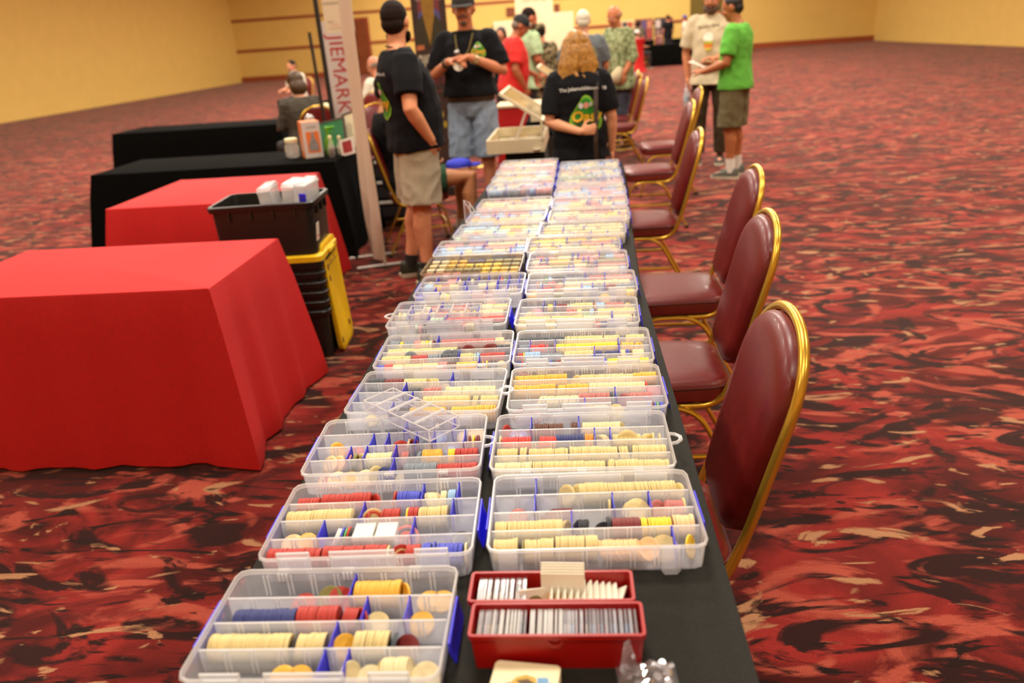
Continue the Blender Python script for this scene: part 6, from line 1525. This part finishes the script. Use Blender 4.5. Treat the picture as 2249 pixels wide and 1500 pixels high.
# ---- white banner strip, its feet, black poles, hanging sign, lettered sheet
M_ban = mat('banner_fabric', srgb(212, 192, 164), 0.75, var=0.03, scale=5)
t = thing('banner_stand', 'tall white fabric banner seen nearly edge-on with white floor feet', 'banner', (-1.395, 5.45, 0))
bm = bmesh.new(); dx, dy = -.185, .40; n_ = 24
fr = []; bk = []
for i in range(n_ + 1):
    z = .03 + 2.37 * i / n_; row_f = []; row_b = []
    wr_ = max(0, 1 - z / 1.0)
    for j in range(13):
        u = j / 12
        off = .030 * wr_ * math.sin(u * 9 + z * 3.0) + .006 * math.sin(u * 5 + z)
        row_f.append((dx * u + off, dy * u + off * .3, z)); row_b.append((dx * u + off - .004, dy * u + off * .3 - .002, z))
    fr.append([bm.verts.new(p) for p in row_f]); bk.append([bm.verts.new(p) for p in row_b])
for i in range(n_):
    for j in range(12):
        bm.faces.new((fr[i][j], fr[i][j + 1], fr[i + 1][j + 1], fr[i + 1][j])); bm.faces.new((bk[i][j], bk[i + 1][j], bk[i + 1][j + 1], bk[i][j + 1]))
    bm.faces.new((fr[i][0], fr[i + 1][0], bk[i + 1][0], bk[i][0])); bm.faces.new((fr[i][12], bk[i][12], bk[i + 1][12], fr[i + 1][12]))
for j in range(12): bm.faces.new((fr[0][j], bk[0][j], bk[0][j + 1], fr[0][j + 1])); bm.faces.new((fr[n_][j], fr[n_][j + 1], bk[n_][j + 1], bk[n_][j]))
obj('banner_fabric', bm, M_ban, t, True)
for u in (.12, .85):
    bm = bmesh.new(); tube(bm, [(dx * u - .17, dy * u - .055, .014), (dx * u + .15, dy * u + .05, .014)], .011, 8, 'round'); obj('banner_foot', bm, mat('white_metal', srgb(206, 200, 190), .4), t, True)
bm = bmesh.new(); tube(bm, [(dx * .5 + .035, dy * .5 + .016, .014), (dx * .5 + .035, dy * .5 + .016, 2.4)], .010, 8); obj('banner_pole', bm, mat('dark_metal', srgb(30, 26, 18), .5), t, True)
M_pole = mat('dark_metal', srgb(30, 26, 18), .5)
for k, (p0, p1, r) in enumerate([((-2.070, 6.95, 2.2), (-2.055, 6.95, 0), .020), ((-2.50, 8.05, 1.68), (-2.46, 8.05, 0), .016)]):
    t = thing('stand_pole', ['slender black stand pole holding the white sign', 'short thick black stand pole beside the red lettered sheet'][k], 'pole', (p1[0], p1[1], 0))
    bm = bmesh.new(); tube(bm, [(p0[0] - p1[0], 0, p0[2]), (0, 0, .02)], r, 10); obj('pole_shaft', bm, M_pole, t, True)
    bm = bmesh.new(); tube(bm, [(0, 0, 0), (0, 0, .02)], .16, 20); obj('pole_base', bm, M_pole, t, True)
bm = bmesh.new(); add_box(bm, (0, -.004, 0), (.25, .004, .55))
t = thing('hanging_sign', 'white sign sheet with small lettering, hung beside the banner top', 'sign', (-2.010, 6.93, 1.645)); obj('sign_sheet', bm, mat('sign_white', srgb(214, 194, 160), .7, var=.02), t)
for nm_, txt, sz, x, y, c in (('sign_lettering', 'DWIGHTS.COM', .034, .125, .225, (100, 84, 50)), ('sign_lettering', 'CALL', .024, .055, .085, (130, 112, 80)), ('sign_lettering', 'CHIPS', .028, .085, .058, (222, 150, 130)), ('sign_lettering', 'chips and tokens', .016, .085, .034, (170, 140, 110)), ('sign_lettering', 'TABLE 54', .022, .195, .060, (120, 104, 60))):
    bm = bmesh.new()
    for q in text_polys(txt, sz, x, y, .0, 0, 0): bm.faces.new([bm.verts.new((a, -.0052, b)) for a, b in q])
    obj(nm_, bm, mat('ink_%d_%d' % (c[0], c[1]), srgb(*c), .7), t)
t = thing('lettered_sheet', 'white sheet with big red sideways letters behind the banner', 'sign', (-2.62, 8.9, .74))
bm = bmesh.new(); add_box(bm, (0, -.004, 0), (.26, .004, 1.05)); obj('sheet', bm, mat('sheet_white', srgb(206, 190, 180), .7, var=.02), t)
bm = bmesh.new()
for q in text_polys('JIEMARK', .22, .125, .50, -PI / 2, 0, 0): bm.faces.new([bm.verts.new((a, -.0055, b)) for a, b in q])
obj('sheet_lettering', bm, mat('red_ink', srgb(178, 26, 14), .6), t)
bm = bmesh.new(); tube(bm, [(.13, .02, 1.05), (.13, .02, -.74)], .012, 8); obj('sheet_pole', bm, M_pole, t, True)
# ---- dark roll-up poster behind the two men
t = thing('rollup_poster', 'dark roll-up poster with tall white letters between the two men', 'poster', (-1.33, 8.2, 0)); hwp = .17
bm = bmesh.new(); add_box(bm, (-hwp, -.004, .10), (hwp, .004, 2.25)); obj('poster_sheet', bm, mat('poster_dark', srgb(58, 34, 22), .6, var=.3, scale=5), t)
bm = bmesh.new(); add_box(bm, (-hwp - .02, -.09, 0), (hwp + .02, .09, .10)); bevel_all(bm, .01, 1); obj('poster_base', bm, M_pole, t)
def flat_polys(nm_, polys, c, y=-.0055, par=None):
    bm = bmesh.new()
    fx = 1 if 'lettering' in nm_ else .63
    for q in polys: bm.faces.new([bm.verts.new((max(-hwp, min(hwp, a * fx)), y, b)) for a, b in q])
    obj(nm_, bm, mat('pr_%d_%d_%d' % c, srgb(*c), .6, var=.12, scale=14), par)
flat_polys('print_red', [[(-hwp, 1.72), (hwp, 1.72), (hwp, 2.25), (-hwp, 2.25)]], (120, 50, 56), -.005, t)
flat_polys('print_blue', [[(-hwp, 1.72), (-.02, 1.80), (-.02, 1.84), (-hwp, 1.78)], [(.02, 1.80), (hwp, 1.70), (hwp, 1.78), (.02, 1.86)]], (84, 78, 130), -.0055, t)
flat_polys('print_white', text_polys('CALL THE', .09, 0, 1.92), (190, 170, 160), -.006, t)
flat_polys('print_suit', [[(-.24, 1.48), (.20, 1.48), (.22, 1.66), (.10, 1.76), (-.12, 1.76), (-.23, 1.68)]], (54, 46, 20), -.0062, t)
flat_polys('print_gold', [[(-.02, 1.48), (.08, 1.76), (.10, 2.0), (-.12, 2.0), (-.10, 1.76)]], (152, 112, 34), -.0066, t)
flat_polys('print_hand', [[(-.25, 1.44), (-.12, 1.45), (-.12, 1.49), (-.24, 1.49)], [(.08, 1.46), (.24, 1.44), (.26, 1.49), (.10, 1.50)]], (190, 110, 60), -.0066, t)
flat_polys('poster_lettering', text_polys('DWIGHTEY', .17, -.0, 1.335, .03, 0, .003, 0, 'CENTER', .315), (214, 206, 176), -.0066, t)
flat_polys('poster_lettering', text_polys('CHIPS', .16, .0, 1.17, .03, 0, .003, 0, 'CENTER', .45), (112, 34, 50), -.0066, t)
flat_polys('print_line', [[(-.2, 1.035), (.2, 1.045), (.2, 1.055), (-.2, 1.045)]], (130, 60, 50), -.0066, t)
for x, z in ((.02, .93), (-.05, .86), (.06, .82), (.0, .74), (.1, .72)): flat_polys('print_coin', [ell_poly(x, z, .03, .035)], (176, 150, 44), -.0066, t)
# ---- display table beyond the long table
drape('tablecloth', -.475, -.19, 5.80, 6.50, .74, mat('dark_green_cloth', srgb(20, 28, 18), .9, var=.1, scale=120), 'dark cloth of the small display table beside the blond woman', flare=.02, fold=.006, seed=9)
M_case = mat('display_case_cream', srgb(222, 206, 170), 0.5, var=.03)
CX, CY = -.388, 6.13
t = thing('display_case', 'cream display case with propped glass lid, chips laid inside', 'display case', (CX, CY, .7405), math.radians(-1)); hw_, hd_, hh = .21, .40, .095
def cring(i, z): return [(x, y, z) for x, y in ((-hw_ + i, -hd_ + i), (hw_ - i, -hd_ + i), (hw_ - i, hd_ - i), (-hw_ + i, hd_ - i))]
bm = bmesh.new(); loft(bm, [cring(0, 0), cring(0, hh), cring(.018, hh), cring(.018, .012)])
obj('case_body', bm, M_case, t)
bm = bmesh.new(); add_box(bm, (-hw_ + .022, -hd_ + .022, .0125), (hw_ - .022, hd_ - .022, .018)); obj('case_lining', bm, mat('case_lining', srgb(196, 184, 156), .9), t)
def lid_frame(w_, dpt):
    bm = bmesh.new()
    for lo, hi in (((-w_, -dpt, 0), (0, -dpt + .022, .018)), ((-w_, dpt - .022, 0), (0, dpt, .018)), ((-w_, -dpt + .022, 0), (-w_ + .022, dpt - .022, .018)), ((-.022, -dpt + .022, 0), (0, dpt - .022, .018))): add_box(bm, lo, hi)
    return bm
M_cg = clear_mat('case_glass', (0.80, 0.66, 0.36, 1), 0.38, 0.1, 0.2, 0.2); M_pa = clear_mat('prop_acrylic', (0.95, 0.9, 0.85, 1), 0.45, 0.08, 0.2, 0.3)
o = obj('case_lid', lid_frame(.367, hd_), M_case, t, False, (hw_ - .005, 0, hh + .108), (0, math.radians(34), 0))
bm = bmesh.new(); add_box(bm, (-.355, -hd_ + .02, .006), (-.02, hd_ - .02, .010)); obj('lid_glass', bm, M_cg, o)
for y in (-.24, -.16):
    bm = bmesh.new(); tube(bm, [(-.03, y, .018), (.09, y - .02, hh + .20)], .008, 8); obj('lid_prop', bm, M_pa, t, True)
bm = bmesh.new()
for y in (-.40, .40): tube(bm, [(hw_ - .012, y, hh - .01), (hw_ - .012, y, hh + .115)], .009, 8)
obj('lid_hinge', bm, M_case, t, True)['kind'] = 'stuff'
for k in range(27):
    rb3 = random.Random(k); c = rb3.choice(['pink', 'pale', 'grey', 'peach', 'rose', 'olive', 'white'])
    x, y = -.145 + .145 * (k % 3) + rb3.uniform(-.012, .012), -.38 + .095 * (k // 3) + rb3.uniform(-.012, .012)
    bm = bmesh.new(); tube(bm, [(0, 0, 0), (0, 0, .0033)], .030, 16)
    p = Matrix.Rotation(math.radians(-1), 3, 'Z') @ Vector((x, y, .0185)) + Vector((CX, CY, .7405))
    o = obj('display_chip', bm, chip_mat(c), None, True, p); tag(o, '%s token laid flat in the cream display case, row %s from the camera' % (c, ORD[k // 3]), 'token', 'tokens in the display case')
# second case with raised lid, black box before it
drape('tablecloth', -.42, .12, 7.70, 8.45, .74, M_blackcloth2, 'black cloth of the table with the farther glass lid', flare=.03, fold=.008, seed=10)
t = thing('display_case', 'farther display case whose glass lid tilts behind the blond woman', 'display case', (-.14, 8.07, .7405), math.radians(-1))
bm = bmesh.new(); add_box(bm, (-.22, -.36, 0), (.22, .36, .10)); bevel_all(bm, .004, 1); obj('case_body', bm, M_case, t)
o = obj('case_lid', lid_frame(.44, .36), M_case, t, False, (.215, 0, .24), (0, math.radians(34), 0))
bm = bmesh.new(); add_box(bm, (-.42, -.34, .006), (-.02, .34, .010)); obj('lid_glass', bm, M_cg, o)
bm = bmesh.new(); tube(bm, [(.0, -.2, .10), (.07, -.2, .33)], .009, 8); obj('lid_prop', bm, M_pa, t, True)
bm = bmesh.new()
for y in (-.32, .32): tube(bm, [(.205, y, .09), (.205, y, .245)], .009, 8)
obj('lid_hinge', bm, M_case, t, True)['kind'] = 'stuff'
t = thing('black_case', 'black flat case leaning open before the farther glass lid', 'case', (-.17, 7.60, .69), 0)
bm = bmesh.new(); add_box(bm, (-.15, -.02, 0), (.15, .02, .34)); bevel_all(bm, .008, 2); obj('case_shell', bm, mat('black_plastic', srgb(22, 22, 22), .5), t, True); t.rotation_euler = (math.radians(-6), math.radians(28), 0)
t.location = (-.10, 7.62, .60)
bm = bmesh.new(); add_box(bm, (-.14, -.03, -.60), (.14, .0, .02)); obj('case_stand', bm, M_pole, t).rotation_euler = (math.radians(6), math.radians(-28), 0)
# red skirted table with pale top
drape('tablecloth', -.78, -.12, 8.95, 9.45, .775, M_redcloth, 'deep red skirted cloth behind the propped case lid', flare=.02, fold=.010, seed=12)
bm = bmesh.new(); add_box(bm, (-.80, 8.93, .7765), (-.10, 9.47, .806)); bevel_all(bm, .004, 1)
o = obj('table_board', bm, mat('cream_board', srgb(226, 204, 168), .5), None); tag(o, 'pale table board lying on the deep red skirt', 'board')
# red draped cocktail table on the aisle, black draped tables at the end of the hall
t = thing('cocktail_table', 'slim round table in a bright red floor-length drape, far down the aisle', 'table', (2.44, 28.4, 0))
bm = lathe([(.26, 0), (.21, .12), (.15, .45), (.15, .75), (.19, .98), (.21, 1.02), (.21, 1.06), (.14, 1.065)], 28)
for v in bm.verts:
    a_ = math.atan2(v.co.y, v.co.x); k_ = 1 + .05 * math.sin(a_ * 9) * max(0, 1 - v.co.z); v.co.x *= k_; v.co.y *= k_
obj('drape', bm, M_redcloth, t, True)
for k, (x, y, w_, lab) in enumerate([(3.6, 39.2, 3.6, 'black draped table with picture panels at the end of the hall'), (6.6, 37.6, 2.6, 'black draped table beside the far blue-capped person'), (3.6, 31.0, 1.4, 'black draped table by the far dark-haired person')]):
    drape('tablecloth', x - w_ / 2, x + w_ / 2, y, y + .8, .76, M_blackcloth2, lab, flare=.04, fold=.012, seed=30 + k)
for k, (x, c) in enumerate(((2.75, (216, 196, 140)), (3.65, (120, 70, 60)), (4.55, (60, 44, 40)))):
    t = thing('picture_board', ['pale picture panel on the far black table', 'reddish picture panel in the middle of the far black table', 'dark picture panel behind the far person in black'][k], 'panel', (x, 39.75, .765))
    bm = bmesh.new(); add_box(bm, (-.42, -.02, 0), (.42, .02, .95)); obj('panel_board', bm, mat('panel_%d' % k, srgb(*c), .7, var=.3, scale=6), t)
    for i in range(3):
        for j in range(2):
            bm = bmesh.new(); add_box(bm, (-.36 + .25 * i, -.03, .10 + .42 * j), (-.14 + .25 * i, -.02, .44 + .42 * j)); obj('picture', bm, mat('pic_%d_%d' % (i, (j + k) % 2), srgb(*[(150, 110, 100), (90, 70, 110), (190, 120, 90), (200, 180, 170), (60, 50, 60), (170, 60, 50)][(i + 3 * ((j + k) % 2))]), .6), t)
chair('red chair under the far white-capped person', 2.58, 30.0, -60, None)
chair('red chair under the person in pale top, far bin side', -5.55, 16.4, 150, None)
# ---- boards near the far wall
def board(lab, cat, x0, x1, z0, z1, y, texts=()):
    t = thing('display_board', lab, cat, ((x0 + x1) / 2, y, 0))
    w_ = (x1 - x0) / 2
    bm = bmesh.new(); add_box(bm, (-w_, -.02, z0), (w_, .02, z1)); obj('board_face', bm, mat('board_white', srgb(232, 210, 170), .7, var=.02), t)
    for sx in (-1, 1):
        bm = bmesh.new(); tube(bm, [(sx * (w_ - .04), .03, 0), (sx * (w_ - .04), .03, z1 - .05)], .018, 8); obj('board_leg', bm, M_pole, t, True)
        bm = bmesh.new(); add_box(bm, (sx * (w_ - .04) - .03, -.25, 0), (sx * (w_ - .04) + .03, .28, .03)); obj('board_foot', bm, M_pole, t)
    for txt, sz, x, z, c in texts:
        bm = bmesh.new()
        for q in text_polys(txt, sz, x, z, 0, 0, .002): bm.faces.new([bm.verts.new((a, -.0215, b)) for a, b in q])
        obj('board_lettering', bm, mat('ink_b%d' % c[0], srgb(*c), .7), t)
board('low white board behind the man in red', 'board', -2.06, -1.40, .9, 1.86, 24.0)
board('tall white sign board with dark lettering line, far beyond the mint shirt', 'sign', -1.47, -.36, 1.2, 2.58, 25.0, (('CASINO CHIP CLUB', .085, 0, 2.36, (140, 120, 80)), ('COLLECTORS', .05, -.2, 2.18, (190, 160, 120))))
board('white board to the side of the tall sign', 'board', -.62, .22, 1.0, 1.98, 23.6)
for k, (x0, x1) in enumerate(((-2.92, -2.50), (-.55, -.28))):
    o = obj('wall_plaque', box_bm((x0, Y1 - .08, 2.28), (x1, Y1, 2.68), .01), M_door); tag(o, ['small brown wall panel above the low white board', 'small brown wall panel above the tall sign board'][k], 'panel')
t = thing('potted_plant', 'small green plant on a slim stand before the yellow wall', 'plant', (-1.86, 20.0, 0))
bm = lathe([(.10, 0), (.02, .04), (.015, 1.35), (.07, 1.36), (.09, 1.50), (.08, 1.5)], 12); obj('plant_stand', bm, M_pole, t, True)
rb = random.Random(2)
for k in range(14):
    a_ = rb.uniform(0, 6.28); l_ = rb.uniform(.18, .34)
    bm = bmesh.new(); d_ = Vector((math.cos(a_) * .7, math.sin(a_) * .7, rb.uniform(.4, 1.2))).normalized(); p0 = Vector((0, 0, 1.48)); e_ = p0 + d_ * l_; sd = d_.cross(Vector((0, 0, 1))).normalized() * .04
    loft(bm, [[p0 + sd * .2, p0 - sd * .2, p0 - sd * .2 + Vector((0, 0, .003)), p0 + sd * .2 + Vector((0, 0, .003))], [(p0 + e_) / 2 + sd, (p0 + e_) / 2 - sd, (p0 + e_) / 2 - sd + Vector((0, 0, .004)), (p0 + e_) / 2 + sd + Vector((0, 0, .004))], [e_ + sd * .1, e_ - sd * .1, e_ - sd * .1 + Vector((0, 0, .003)), e_ + sd * .1 + Vector((0, 0, .003))]])
    obj('leaf', bm, mat('leaf_green', srgb(88, 130, 60), .5, var=.15), t)

# black drawer cart with pale drawer lips behind the occupied chair
t = thing('drawer_cart', 'black drawer cart with pale drawer lips behind the occupied chair', 'cart', (-1.52, 6.98, 0), math.radians(6))
bm = bmesh.new(); add_box(bm, (-.22, -.20, .05), (.22, .20, .62)); bevel_all(bm, .006, 1); obj('cart_body', bm, mat('black_plastic', srgb(22, 22, 22), .5), t)
for k in range(3):
    z = .10 + .175 * k
    bm = bmesh.new(); add_box(bm, (-.20, -.215, z), (.20, -.198, z + .145)); bevel_all(bm, .004, 1); dr = obj('drawer', bm, mat('smoky_drawer', srgb(44, 44, 46), .3), t)
    bm = bmesh.new(); add_box(bm, (-.20, -.232, z + .120), (.20, -.214, z + .145)); bevel_all(bm, .004, 1); obj('drawer_lip', bm, mat('white_metal', srgb(206, 200, 190), .4), dr)
for sx in (-1, 1):
    for sy in (-1, 1):
        bm = bmesh.new(); tube(bm, [(sx * .18 - .012, sy * .16, .026), (sx * .18 + .012, sy * .16, .026)], .026, 12); obj('caster', bm, M_rub, t, True)
